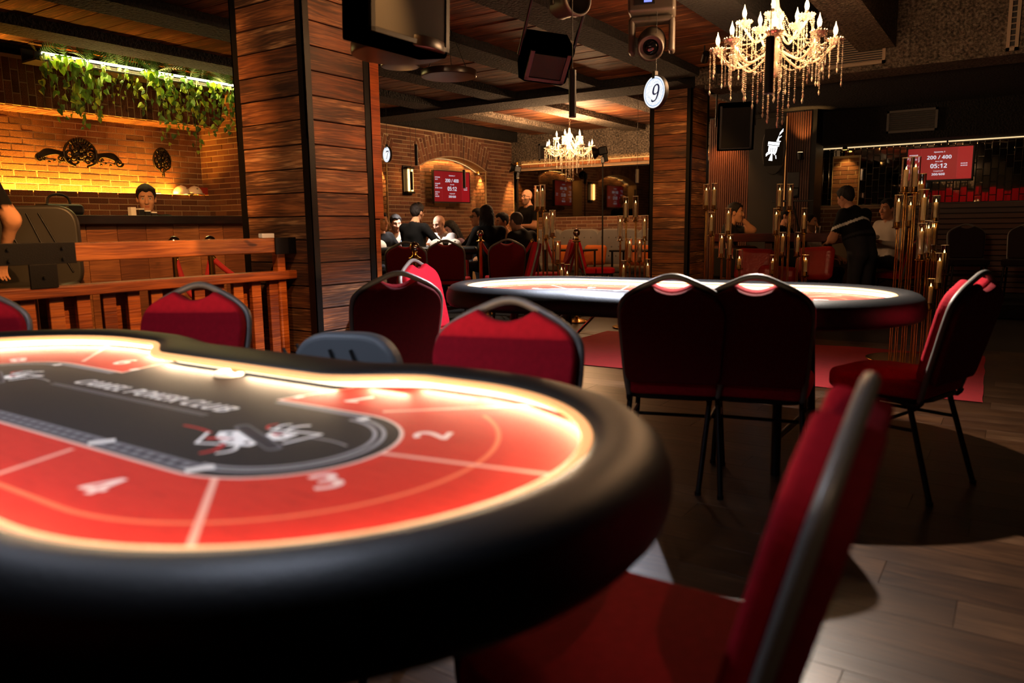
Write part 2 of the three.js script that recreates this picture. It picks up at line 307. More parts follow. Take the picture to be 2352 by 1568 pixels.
// --- the long brick wall at x = -8.2 with two arched niches (u = -z)
const niches = [[6.75, 8.85], [9.62, 11.46]];
const archY = (u, [a, b]) => { const t = (u - (a + b) / 2) / ((b - a) / 2); return 2.14 + 0.19 * (1 - t * t); };
{
  const g = wallFrame('wall_left', [-8.2, 0, 0], PI / 2, 'brick wall with arched niches');
  const s = new THREE.Shape(); s.moveTo(5.7, 0); s.lineTo(12.38, 0); s.lineTo(12.38, 2.74); s.lineTo(5.7, 2.74); s.closePath();
  for (const n of niches) { const h = new THREE.Path(); h.moveTo(n[0], 0.02); h.lineTo(n[1], 0.02); for (let i = 0; i <= 16; i++) { const u = n[1] + (n[0] - n[1]) * i / 16; h.lineTo(u, archY(u, n)); } h.closePath(); s.holes.push(h); }
  part('mortar_bed', boxUV(new THREE.ExtrudeGeometry(s, { depth: 0.24, bevelEnabled: false }).translate(0, 0, -0.234)), M.mortarDark, g);
  const hole = v => niches.flatMap(n => {
    const list = [];
    if (v < 2.14) list.push([n[0] - 0.002, n[1] + 0.002]);
    if (v > 2.1) { const h = (n[1] - n[0]) / 2, k = h / (h * h / 0.38 + 0.095) * 1.05; const R = h * h / 0.38 + 0.095, c = (n[0] + n[1]) / 2, hw = Math.min(h + (v - 2.12) * k, Math.sqrt(Math.max(0, (R + 0.39) ** 2 - (v - 2.33 + R) ** 2))); list.push([c - hw, c + hw]); }
    return list;
  });
  const near = (u, v) => -(Math.abs(u - 10.8) + (u < 8.7 ? 5 : 0) + (v < 1.2 ? 2 : 0));
  const list = courses(5.75, 12.36, 0.75, 2.72, hole, near);
  for (const n of niches) { // soldier courses over the arch
    const c = (n[0] + n[1]) / 2, half = (n[1] - n[0]) / 2, R = half * half / 0.38 + 0.095, cy = 2.33 - R;
    for (let i = 0; i < 60; i++) {
      const a = -Math.asin(half / R) + 0.034 / R + i * 0.068 / R; if (a > Math.asin(half / R)) break;
      const stag = i % 2; let y0 = R + 0.012; const lens = stag ? [0.21, 0.17] : [0.105, 0.21, 0.07];
      for (const L of lens) { const r = y0 + L / 2; y0 += L; const x = c + Math.sin(a) * r, y = cy + Math.cos(a) * r; if (y + L / 2 > 2.745) continue; list.push([x, y, rr(-0.002, 0.003), 0.058, L - JT, 0.024, -a, near(x, y) + 1]); }
    }
  }
  layBricks(list, g, brickMats);
  niches.forEach((n, i) => {
    const b = wallFrame('wall_left', [-8.44, 0, 0], PI / 2, 'brick back of an arched niche');
    part('mortar_bed', bx(n[1] - n[0] + 0.3, 2.5, 0.1, (n[0] + n[1]) / 2, 1.3, -0.044), M.mortarDark, b);
    layBricks(courses(n[0], n[1], 0.75, 2.34, v => v < 2.14 ? [] : [[n[0], n[0] + (v - 2.14) * 2.2], [n[1] - (v - 2.14) * 2.2, n[1]]], (u, v) => -Math.abs(v - 2) - (i ? 0 : 1)), b, brickMats);
    const j = wallFrame('wall_left', [-8.2, 0, -n[1]], 0, 'brick reveal of an arched niche');
    layBricks(courses(-0.23, -0.012, 0.75, 2.13, null, () => 0, 0.02, true), j, brickMats);
  });
}
// --- wall of the corner with the mirror: brick below, mirror, lit brick ledge
{
  const g = wallFrame('wall_back', [0, 0, -12.38], 0, 'brick wall below the mirror');
  part('mortar_bed', span(-8.2, -3.8, 0, 1.31, -0.16, 0.006), M.mortarDark, g);
  layBricks(courses(-8.18, -3.8, 0.8, 1.31, null, (u, v) => v), g, brickMats);
  const l = wallFrame('wall_back', [0, 0, -12.3], 0, 'brick ledge above the mirror');
  part('mortar_bed', span(-8.2, -3.8, 2.18, 2.29, -0.2, 0.0), M.mortarDark, l);
  layBricks(courses(-8.2, -3.8, 2.225, 2.29, null, () => 0, 0.05), l, brickMats);
  const m = one('mirror', span(-8.1, -3.85, 1.315, 2.18, -12.41, -12.372), M.mirrorDark, 'long smoked wall mirror above the grey banquette', 'mirror');
  part('mirror_frame', join([span(-8.1, -3.85, 2.165, 2.185, -12.41, -12.36), span(-8.12, -8.1, 1.31, 2.18, -12.41, -12.36)]), M.blackMetal, m);
}
// --- the reception alcove (u = -z)
{
  const b = wallFrame('wall_left', [-8.2, 0, 0], PI / 2, 'brick back wall of the reception alcove');
  part('mortar_bed', bx(3.6, 1.3, 0.12, 3.85, 2.1, -0.054), M.mortar, b);
  layBricks(courses(2.1, 5.63, 1.56, 2.5, null, (u, v) => -Math.abs(u - 4)), b, brickMats);
  const l = wallFrame('wall_left', [-8.08, 0, 0], PI / 2, 'brick ledge wall behind the reception');
  part('mortar_bed', bx(3.6, 1.515, 0.11, 3.85, 0.757, -0.049), M.mortarDark, l);
  layBricks(courses(2.1, 5.63, 0.93, 1.56, null, (u, v) => v), l, brickMats);
  const a = wallFrame('wall_left', [-7.8, 0, 0], PI / 2, 'brick arch over the reception alcove');
  part('mortar_bed', bx(3.6, 0.45, 0.38, 3.85, 2.535, -0.184), M.mortarDark, a);
  const list = []; for (let u = 2.1, i = 0; u < 5.63; u += 0.068, i++) { let y = 2.31; for (const L of i % 2 ? [0.21, 0.21] : [0.105, 0.21, 0.105]) { list.push([u + 0.03, y + L / 2, rr(-0.002, 0.003), 0.058, L - JT, 0.024, 0, u]); y += L; } }
  layBricks(list, a, brickMats);
  const so = wallFrame('wall_left', [0, 2.312, 0], 0, 'brick soffit of the reception arch'); so.rotation.set(PI / 2, 0, 0);
  const sl = []; for (let z = 2.1, i = 0; z < 5.6; z += 0.068, i++) for (let x = 0; x < 2; x++) sl.push([-7.82 - 0.1 - x * 0.2 + (i % 2) * 0.02, -z - 0.03, 0, 0.19, 0.058, 0.024, 0, z]);
  layBricks(sl, so, brickMats);
  const s = wallFrame('wall_side', [0, 0, -5.63], 0, 'brick side wall of the reception alcove');
  part('mortar_bed', span(-8.2, -6.6, 0, 2.74, -0.12, 0.006), M.mortarDark, s);
  layBricks(courses(-8.18, -6.62, 0.93, 2.6, null, (u, v) => -u), s, brickMats);
  // hidden light line on the ledge, shining up the wall
  const led = one('ledge_light', span(-8.13, -8.1, 1.517, 1.53, -5.5, -2.2), glow(0xffc060, 3, 'ledge led glow'), 'warm light line set along the alcove brick ledge', 'light strip');
  for (let i = 0; i < 4; i++) areaLight(scene, 0xffa532, POWER.alcoveLed, 0.8, 0.03, [-8.112, 1.534, -2.6 - i * 0.82], [-8.16, 2.534, -2.6 - i * 0.82]);
}
// ------------------------------------------------------------------ right-hand room: slat wall, logo panel, mirror tiles
{
  const g = structGroup('wall_back', [0, 0, -11.5], 'dark slatted timber wall'); 
  part('backing', span(-4.05, -2.5, 0, 2.72, -0.5, -0.02), M.blackPlastic, g);
  const sg = rb(0.022, 2.6, 0.03, 0.003, 0, 1.4, 0, 1);
  let i = 0; for (let x = -4.02; x < -2.55; x += 0.032, i++) { if (x > -3.43 && x < -2.9) continue; part('slat', sg, slatMats[(i * 2 + i % 3) % 3], g, [x, 0, 0]); }
  const p = one('logo_panel', rb(0.5, 2.6, 0.05, 0.005, 0, 1.35, 0), M.blackPlastic, 'tall black panel between the slatted timber walls', 'wall panel', [-3.165, 0, -11.47]);
  part('edge_light', rb(0.012, 2.5, 0.012, 0.003, 0.27, 1.4, 0.02, 1), glow(0xffa050, 0.5), p);
}
{
  const g = structGroup('wall_back', [0, 0, -12.4], 'wall of bevelled mirror tiles');
  part('backing', span(-2.75, 2.9, 1.36, 2.27, -0.1, -0.005), M.grey, g);
  const tile = frustumBox(0.0835, 0.173, 0.012, 0.006); let c = 0;
  for (let x = -2.7; x < 1.2; x += 0.0865, c++) for (let r = -1; r < 6; r++) {
    const y0 = 1.4 + r * 0.176 + (c % 2) * 0.088, a = Math.max(1.4, y0), b = Math.min(2.225, y0 + 0.176); if (b - a < 0.03) continue;
    const m = part('mirror_tile', tile, M.mirror, g, [x, (a + b) / 2, 0], [rr(-0.004, 0.004), rr(-0.006, 0.006), 0]); m.scale.y = (b - a - 0.003) / 0.173;
  }
  const w = structGroup('wall_back', [0, 0, -12.3], 'dark panelled wainscot below the mirror tiles');
  part('backing', span(-2.75, 2.9, 0, 1.38, -0.15, -0.02), M.blackPlastic, w);
  const bd = rb(5.6, 0.062, 0.03, 0.006, 0.05, 0, 0, 1); for (let y = 0.2; y < 1.36; y += 0.072) part('slat', bd, slatMats[Math.floor(rnd() * 3)], w, [0, y, 0]);
  const led = one('mirror_top_light', span(-2.62, 2.8, 2.232, 2.246, -12.385, -12.365), glow(0xffd9a0, 1.1), 'thin light line along the top of the mirror tiles', 'light strip');
  areaLight(scene, 0xffc080, POWER.mirrorLed, 5, 0.012, [0.1, 2.228, -12.37], [0.1, 1.2, -12.32]);
  struct('floor', span(-2.7, 2.9, 0, 0.16, -12.3, -10.6), M.concreteBlack, [0, 0, 0], 'low platform');
  const br = wallFrame('wall_back', [0, 0, -12.2], 0, 'low brick wall behind the seated players');
  part('mortar_bed', span(-2.72, -1.3, 0, 1.36, -0.06, 0.006), M.mortarDark, br);
  layBricks(courses(-2.7, -1.3, 0.9, 1.37, null, () => 0), br, brickMats);
}
// slim wall return beside the mirror tiles
struct('wall_side', span(-2.8, -2.68, 0, 2.72, -12.5, -11.5), M.blackPlastic);
// ------------------------------------------------------------------ poker tables
const TW = 2.6, TH = 1.25; // print area in metres
function emblem(c, s) { // crossed jester-cards emblem, drawn around 0,0 at scale s (pixels per metre)
  c.save(); c.scale(s, s); c.lineJoin = 'round'; c.lineCap = 'round';
  const line = (pts, w, col) => { c.strokeStyle = col; c.lineWidth = w; c.beginPath(); pts.forEach((p, i) => i ? c.lineTo(...p) : c.moveTo(...p)); c.stroke(); };
  const curve = (a, b, d, w, col) => { c.strokeStyle = col; c.lineWidth = w; c.beginPath(); c.moveTo(...a); c.quadraticCurveTo(...b, ...d); c.stroke(); };
  const poly = (pts, col) => { c.fillStyle = col; c.beginPath(); pts.forEach((p, i) => i ? c.lineTo(...p) : c.moveTo(...p)); c.closePath(); c.fill(); };
  const W = '#e9e6e0', Rd = '#b01c24', D = '#141418', G = '#8e8c8c';
  curve([-0.30, 0.03], [-0.2, 0.02], [-0.12, 0.05], 0.012, Rd); curve([0.12, -0.07], [0.2, -0.1], [0.30, -0.075], 0.008, G);
  poly([[-0.16, 0.045], [-0.02, -0.03], [0.05, 0.07], [-0.09, 0.13]], D); line([[-0.16, 0.045], [-0.09, 0.13], [0.05, 0.07]], 0.012, W);
  poly([[-0.03, -0.08], [0.15, -0.12], [0.13, 0.0], [0.02, 0.03]], D); line([[-0.03, -0.08], [0.15, -0.12], [0.13, 0.0]], 0.012, W);
  poly([[-0.14, 0.02], [-0.06, -0.05], [0.0, 0.02], [-0.02, 0.09], [-0.09, 0.07]], W); poly([[0.0, -0.06], [0.09, -0.09], [0.1, -0.02], [0.03, 0.02]], W);
  poly([[-0.02, 0.02], [0.06, 0.0], [0.07, 0.07], [0.0, 0.1]], W);
  c.fillStyle = D; for (const [x, y, r] of [[-0.09, 0.02, 0.014], [-0.04, 0.05, 0.01], [0.05, -0.05, 0.011], [0.075, -0.04, 0.007], [0.03, 0.05, 0.012]]) { c.beginPath(); c.ellipse(x, y, r, r * 0.7, 0.5, 0, 2 * PI); c.fill(); }
  poly([[-0.12, 0.075], [-0.03, 0.04], [-0.05, 0.06], [-0.1, 0.095]], Rd); poly([[0.01, -0.05], [0.05, -0.07], [0.045, -0.04]], Rd);
  line([[-0.13, -0.055], [0.14, 0.045]], 0.05, '#55565c'); line([[-0.12, -0.052], [0.13, 0.042]], 0.034, '#20222c');
  curve([-0.01, -0.08], [-0.05, -0.13], [-0.02, -0.15], 0.012, W); curve([0.03, -0.09], [0.0, -0.14], [0.04, -0.17], 0.014, W); curve([-0.04, -0.08], [-0.08, -0.1], [-0.06, -0.13], 0.012, Rd);
  curve([-0.01, 0.1], [0.03, 0.14], [0.01, 0.18], 0.018, Rd); curve([0.04, 0.09], [0.08, 0.12], [0.05, 0.16], 0.013, W);
  c.restore();
}
const feltTex = canvasTex(2048, 985, (c, w, h) => {
  const S = w / TW; c.fillStyle = '#c62a20'; c.fillRect(0, 0, w, h);
  for (let i = 0; i < 5200; i++) { const v = rnd(); c.fillStyle = v < 0.5 ? 'rgba(70,0,4,0.05)' : 'rgba(255,90,60,0.035)'; c.fillRect(rnd() * w, rnd() * h, rr(6, 60), rr(2, 9)); }
  c.translate(w / 2, h / 2); c.scale(S, S); // metres, x right, y towards the players' side (+z)
  const line = '#e8a594';
  const stad = (r, hx, cz) => { c.beginPath(); c.arc(hx, cz, r, -PI / 2, PI / 2); c.arc(-hx, cz, r, PI / 2, 3 * PI / 2); c.closePath(); };
  const CZ = -0.03, HX = 0.58;
  c.lineWidth = 0.009; c.strokeStyle = '#e8714f'; c.beginPath(); c.arc(HX, CZ, 0.385, -PI * 0.32, PI / 2); c.arc(-HX, CZ, 0.385, PI / 2, PI * 1.32); c.stroke();
  c.strokeStyle = line; c.lineWidth = 0.012;
  for (const s of [-1, 1]) for (const [a, b, d, e] of [[0.59, -0.275, 0.85, -0.5], [0.785, -0.06, 1.12, -0.12], [0.66, 0.165, 0.86, 0.34], [0.31, 0.2, 0.40, 0.5]]) { c.beginPath(); c.moveTo(s * a, b); c.lineTo(s * d, e); c.stroke(); }
  // black centre with the dealer's bay
  const bay = () => { c.beginPath(); c.moveTo(-0.31, -0.2); c.lineTo(-0.42, -0.62); c.lineTo(0.42, -0.62); c.lineTo(0.31, -0.2); c.closePath(); };
  c.fillStyle = '#12131c'; stad(0.21, HX, CZ); c.fill(); bay(); c.fill();
  c.strokeStyle = '#e6bcae'; c.lineWidth = 0.008; c.beginPath(); c.moveTo(0.42, -0.62); c.lineTo(0.315, -0.238); c.lineTo(HX, -0.24); c.arc(HX, CZ, 0.21, -PI / 2, PI / 2); c.lineTo(-HX, 0.18); c.arc(-HX, CZ, 0.21, PI / 2, 3 * PI / 2); c.lineTo(-0.315, -0.238); c.lineTo(-0.42, -0.62); c.stroke();
  c.strokeStyle = '#8b8b8e'; c.lineWidth = 0.009; stad(0.172, HX, CZ); c.save(); c.clip(); c.restore(); 
  c.beginPath(); c.arc(HX, CZ, 0.178, -PI / 2, PI / 2); c.moveTo(HX, CZ + 0.162); c.arc(HX, CZ, 0.162, PI / 2, -PI / 2, true); c.stroke();
  c.beginPath(); c.arc(-HX, CZ, 0.178, PI / 2, 3 * PI / 2); c.stroke();
  c.fillStyle = '#6e6e74'; c.fillRect(-0.6, 0.135, 1.2, 0.034); c.fillRect(0.33, -0.232, 0.27, 0.02); c.fillRect(-0.6, -0.232, 0.27, 0.02);
  c.fillStyle = '#15161f'; for (let x = -0.585; x < 0.58; x += 0.034) { c.fillRect(x, 0.144, 0.017, 0.016); }
  c.fillStyle = '#d9d6d0'; for (const x of [-0.62, -0.31, 0.31, 0.6]) { c.save(); c.translate(x, 0.15); c.rotate(0.5); c.fillRect(-0.012, -0.022, 0.024, 0.044); c.restore(); }
  for (const s of [-1, 1]) for (const [x, z] of [[0.33, -0.28], [0.6, -0.21]]) { c.fillRect(s * x - 0.01, z - 0.012, 0.02, 0.024); }
  // lettering
  c.fillStyle = '#d6d2cc'; c.font = 'bold 0.092px sans-serif'; c.textAlign = 'center'; c.textBaseline = 'middle';
  c.save(); c.translate(0, -0.125); c.scale(0.01, 0.01); c.font = 'bold italic 6.4px sans-serif'; c.fillText('CAMEL POKER CLUB', 0, 0); c.restore();
  c.fillStyle = '#77777c'; c.fillRect(-0.33, -0.074, 0.63, 0.004); c.fillRect(-0.33, -0.064, 0.63, 0.003);
  c.save(); c.translate(0.52, -0.015); emblem(c, 0.62); c.restore(); c.save(); c.translate(-0.55, -0.03); emblem(c, 0.62); c.restore();
  c.fillStyle = '#f0d2c8';
  for (const [t, x, z, a] of [['1', 0.47, -0.33, 2.75], ['2', 0.79, -0.19, 1.95], ['3', 0.815, 0.085, 1.05], ['4', 0.545, 0.275, 0.25], ['5', 0, 0.29, 0], ['6', -0.545, 0.275, -0.25], ['7', -0.815, 0.085, -1.05], ['8', -0.79, -0.19, -1.95], ['9', -0.47, -0.33, -2.75]]) { c.save(); c.translate(x, z); c.rotate(-a); c.scale(0.01, 0.01); c.font = 'bold 9.5px sans-serif'; c.fillText(t, 0, 0); c.restore(); }
});
feltTex.flipY = true;
const feltMat = phys({ map: feltTex, roughness: 0.72, bumpMap: T.fine, bumpScale: 0.0003, specularIntensity: 0.22, sheen: 0.05, sheenColor: rgb(0.4, 0.25, 0.2), sheenRoughness: 0.4 });
function tablePath(n = 220) { // stadium at unit offset: returns points with outward normal and notch weight
  const hx = 0.68, out = [], arc = PI * 0.5375, str = 2 * hx, total = 2 * (arc + str);
  for (let i = 0; i < n; i++) {
    let s = i / n * total, x, z, nx, nz;
    if (s < str) { x = -hx + s; z = 0; nx = 0; nz = 1; } else if (s < str + arc) { const a = (s - str) / 0.5375; nx = Math.sin(a); nz = Math.cos(a); x = hx; z = 0; } else if (s < 2 * str + arc) { x = hx - (s - str - arc); nx = 0; nz = -1; z = 0; } else { const a = (s - 2 * str - arc) / 0.5375; nx = -Math.sin(a); nz = -Math.cos(a); x = -hx; z = 0; }
    const ax = Math.abs(x), nw = nz < -0.9 ? cl((0.56 - ax) / 0.26) : 0; out.push({ x, z, nx, nz, w: nw * nw * (3 - 2 * nw) });
  }
  return out;
}
const TPATH = tablePath();
const offs = (p, f) => { const r = mix(0.475 - 0.115 * p.w, 0.6 - 0.035 * p.w, f); return [p.x + p.nx * r, p.z + p.nz * r]; };
function sweep(profile, closed = true) { // profile of [f, y] around the table path
  const n = TPATH.length, m = profile.length, pos = [], uv = [], idx = [];
  TPATH.concat([TPATH[0]]).forEach((p, i) => profile.forEach(([f, y], j) => { const [x, z] = offs(p, f); pos.push(x, y, z); uv.push(i * 0.033, j * 0.02); }));
  const k = closed ? m : m - 1;
  for (let i = 0; i < n; i++) for (let j = 0; j < k; j++) { const a = i * m + j, b = i * m + (j + 1) % m, c = a + m, d = b + m; idx.push(a, c, b, b, c, d); }
  const g = new THREE.BufferGeometry(); g.setAttribute('position', new THREE.Float32BufferAttribute(pos, 3)); g.setAttribute('uv', new THREE.Float32BufferAttribute(uv, 2)); g.setIndex(idx); g.computeVertexNormals(); return g;
}
const railGeo = sweep([[0.22, 0.790], [0.06, 0.792], [0.0, 0.797], [-0.01, 0.803], [0.04, 0.811], [0.16, 0.817], [0.34, 0.821], [0.55, 0.819], [0.75, 0.81], [0.9, 0.793], [0.985, 0.768], [1.0, 0.744], [0.965, 0.718], [0.86, 0.702], [0.7, 0.697], [0.22, 0.697]]);
const trimGeo = sweep([[0.01, 0.7945], [-0.15, 0.7955], [-0.165, 0.7995], [-0.15, 0.8045], [-0.02, 0.8075], [0.02, 0.803]]);
const ledGeo = sweep([[0.205, 0.7715], [0.205, 0.7895], [0.22, 0.7895], [0.22, 0.7715]]);
const feltGeo = (() => {
  const s = new THREE.Shape(); TPATH.forEach((p, i) => { const [x, z] = offs(p, 0.24); i ? s.lineTo(x, -z) : s.moveTo(x, -z); });
  const g = new THREE.ShapeGeometry(s).rotateX(-PI / 2); const p = g.attributes.position, uv = g.attributes.uv; for (let i = 0; i < p.count; i++) uv.setXY(i, p.getX(i) / TW + 0.5, 0.5 - p.getZ(i) / TH); return g.translate(0, 0.77, 0);
})();
const bodyGeo = (() => { const s = new THREE.Shape(); TPATH.forEach((p, i) => { const [x, z] = offs(p, 0.5); i ? s.lineTo(x, -z) : s.moveTo(x, -z); }); return new THREE.ExtrudeGeometry(s, { depth: 0.075, bevelEnabled: false }).rotateX(-PI / 2).translate(0, 0.692, 0); })();
function pokerTable(label, pos, turn, lit, opts = {}) {
  const t = thing('poker_table', label, 'poker table', pos, turn);
  part('body', bodyGeo, M.blackCloth, t);
  const felt = part('playing_surface', feltGeo, feltMat, t); felt.userData.label = 'red and black printed playing cloth';
  part('padded_rail', railGeo, M.leather, t);
  const trim = part('led_diffuser', trimGeo, std({ name: 'led diffuser glow', color: 0xd8b07a, roughness: 0.45, emissive: 0xffa860, emissiveIntensity: 0.8 }), t); trim.userData.label = 'peach glowing edge of the rail';
  part('led_strip', ledGeo, glow(0xffe9c8, 3.2, 'table led strip glow'), t);
  const slot = part('drop_slot', new THREE.TorusGeometry(0.033, 0.007, 10, 28).rotateX(PI / 2), M.white, t, [-0.03, 0.774, -0.362]);
  part('slot_hole', cyl(0.03, 0.03, 0.002, 0, -0.002, 0, 20), M.blackPlastic, slot);
  for (const sx of [-1, 1]) {
    for (const sz of [-1, 1]) part('leg', bar([sx * 0.72, 0.7, sz * 0.3], [sx * 0.74, 0, sz * 0.36], 0.022, 10), M.blackMetal, t);
    for (const [q, y, z] of [[0.73, 0.16, 0.35], [0.72, 0.6, 0.3]]) part('leg_crossbar', bar([sx * q, y, -z], [sx * q, y, z], 0.014), M.blackMetal, t);
    for (const q of [-1, 1]) part('brace', bar([sx * 0.72, 0.42, q * 0.31], [sx * 0.42, 0.69, q * 0.24], 0.009), M.chrome, t);
  }
  if (lit) {
    const N = lit; for (let i = 0; i < N; i++) {
      const k = Math.round((i + 0.5) / N * TPATH.length) % TPATH.length, p = TPATH[k], a = TPATH[(k + Math.round(110 / N)) % TPATH.length], b = TPATH[(k - Math.round(110 / N) + TPATH.length) % TPATH.length];
      const [x, z] = offs(p, 0.1), [ax, az] = offs(a, 0.2), [b2, bz] = offs(b, 0.2), L = Math.hypot(ax - b2, az - bz) * 0.98;
      areaLight(t, opts.color || 0xffdcae, (opts.power || 1) * POWER.tableLed, L, 0.014, [x, 0.783, z], [x - p.nx, 0.775, z - p.nz]);
    }
  }
  return t;
}
const table1 = pokerTable('near poker table with red numbered cloth and glowing rail', [-1.65, 0, -0.83], 0, 36);
const table2 = pokerTable('poker table with glowing rail beside the red carpet', [-1.6, 0, -3.8], PI, 27, { power: 0.3 });

// ------------------------------------------------------------------ banquet chairs (facing +z, back at -z)
const tiltBack = (g, a = 0.25) => g.translate(0, -0.47, 0.2).rotateX(-a).translate(0, 0.47, -0.2);
const chairGeo = (() => {
  const pad = new THREE.Shape();
  pad.moveTo(-0.165, 0.5); pad.quadraticCurveTo(-0.185, 0.5, -0.188, 0.54); pad.lineTo(-0.2, 0.77); pad.quadraticCurveTo(-0.205, 0.84, -0.15, 0.872); pad.lineTo(-0.085, 0.905); pad.quadraticCurveTo(0, 0.845, 0.085, 0.905); pad.lineTo(0.15, 0.872); pad.quadraticCurveTo(0.205, 0.84, 0.2, 0.77); pad.lineTo(0.188, 0.54); pad.quadraticCurveTo(0.185, 0.5, 0.165, 0.5); pad.closePath();
  const front = tiltBack(boxUV(new THREE.ExtrudeGeometry(pad, { depth: 0.014, bevelEnabled: true, bevelThickness: 0.02, bevelSize: 0.012, bevelSegments: 4, curveSegments: 8 }).translate(0, 0, -0.193)));
  const back = tiltBack(boxUV(new THREE.ExtrudeGeometry(pad, { depth: 0.01, bevelEnabled: true, bevelThickness: 0.012, bevelSize: 0.01, bevelSegments: 3, curveSegments: 8 }).translate(0, 0, -0.236)));
  const fr = [[-0.185, 0.41], [-0.197, 0.5], [-0.205, 0.62], [-0.214, 0.77], [-0.206, 0.84], [-0.16, 0.885], [-0.07, 0.932], [-0.03, 0.948], [0, 0.952], [0.03, 0.948], [0.07, 0.932], [0.16, 0.885], [0.206, 0.84], [0.214, 0.77], [0.205, 0.62], [0.197, 0.5], [0.185, 0.41]].map(([x, y]) => [x, y, -0.208]);
  const frame = tiltBack(tube(fr, 0.0125, 64, 10).scale(1, 1, 1));
  const ears = [-1, 1].map(s => tube([[s * 0.185, 0.42, -0.205], [s * 0.187, 0.395, -0.19], [s * 0.19, 0.402, -0.12], [s * 0.192, 0.41, 0]], 0.0115, 14, 8));
  const seat = new THREE.Shape(); seat.moveTo(-0.15, -0.2); seat.lineTo(0.15, -0.2); seat.quadraticCurveTo(0.19, -0.2, 0.197, -0.13); seat.lineTo(0.212, 0.1); seat.quadraticCurveTo(0.21, 0.2, 0.1, 0.215); seat.lineTo(-0.1, 0.215); seat.quadraticCurveTo(-0.21, 0.2, -0.212, 0.1); seat.lineTo(-0.197, -0.13); seat.quadraticCurveTo(-0.19, -0.2, -0.15, -0.2);
  const cushion = boxUV(new THREE.ExtrudeGeometry(seat, { depth: 0.03, bevelEnabled: true, bevelThickness: 0.022, bevelSize: 0.016, bevelSegments: 4, curveSegments: 8 }).rotateX(-PI / 2).scale(1, 1, -1).translate(0, 0.442, 0));
  { const ix = cushion.attributes.position; for (let i = 0; i < ix.count; i += 3) { for (const at of ['position', 'uv']) { const A = cushion.attributes[at], s = A.itemSize; for (let c = 0; c < s; c++) { const q = A.array[(i + 1) * s + c]; A.array[(i + 1) * s + c] = A.array[(i + 2) * s + c]; A.array[(i + 2) * s + c] = q; } } } cushion.computeVertexNormals(); }
  const plate = new THREE.ExtrudeGeometry(seat, { depth: 0.018, bevelEnabled: false }).rotateX(-PI / 2).scale(0.98, 1, 0.98).translate(0, 0.402, 0);
  const legs = [[-1, 1], [1, 1], [-1, -1], [1, -1]].map(([s, f]) => join([bar([s * 0.185, 0.41, f > 0 ? 0.15 : -0.15], [s * 0.21, 0.004, f > 0 ? 0.2 : -0.27], 0.0118, 10), cyl(0.014, 0.014, 0.016, s * 0.21, 0, f > 0 ? 0.2 : -0.27, 10)]));
  const stretch = [-1, 1].map(s => join([bar([s * 0.193, 0.29, 0.165], [s * 0.193, 0.29, -0.185], 0.008), bar([s * 0.19, 0.34, 0.16], [s * 0.188, 0.395, 0.06], 0.007)]));
  const cross = bar([-0.193, 0.29, -0.02], [0.193, 0.29, -0.02], 0.008);
  return { front, back, frame, ears, cushion, plate, legs, stretch, cross };
})();
let chair0 = null;
function chair(pos, turn, label, group) {
  if (chair0) return copyOf(chair0, pos, turn, label, group);
  const c = thing('banquet_chair', label, 'chair', pos, turn, group);
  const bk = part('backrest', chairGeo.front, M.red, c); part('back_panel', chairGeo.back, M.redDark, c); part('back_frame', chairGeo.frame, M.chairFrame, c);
  part('seat', chairGeo.cushion, M.red, c); part('seat_plate', chairGeo.plate, M.chairBlack, c);
  chairGeo.legs.forEach(g => part('leg', g, M.chairBlack, c)); chairGeo.ears.forEach(g => part('frame_bend', g, M.chairBlack, c)); chairGeo.stretch.forEach(g => part('stretcher', g, M.chairBlack, c)); part('crossbar', chairGeo.cross, M.chairBlack, c);
  chair0 = c; return c;
}
const CG = 'red banquet chairs';
chair([-0.475, 0, -1.03], -PI / 2 + 0.08, 'red banquet chair cut off by the bottom edge, at the end of near poker table', CG);
chair([-1.115, 0, -1.46], 0.24, 'red banquet chair facing us just behind the near poker table, right of the dealer', CG);
chair([-2.49, 0, -1.46], 0.42, 'red banquet chair in front of the timber railing', CG);
chair([-3.04, 0, -0.98], 0.75, 'red banquet chair at the left picture edge beyond the near table', CG);
chair([-1.9, 0, 0.02], PI - 0.12, 'red banquet chair under the near side of the numbered table', CG);
chair([-2.66, 0, -2.8], PI + 1.0, 'dark-backed banquet chair beside the wide plank pillar', CG);
chair([-2.93, 0, -3.78], 1.75, 'red banquet chair showing its front behind the dark-backed chair', CG);
chair([-1.25, 0, -3.2], PI + 0.3, 'black-backed banquet chair, first of the pair before the second table', CG);
chair([-0.915, 0, -3.31], PI + 0.2, 'black-backed banquet chair, second of the pair before the second table', CG);
chair([-0.42, 0, -3.66], -PI / 2 - 0.32, 'red banquet chair turned sideways at the end of second table', CG);
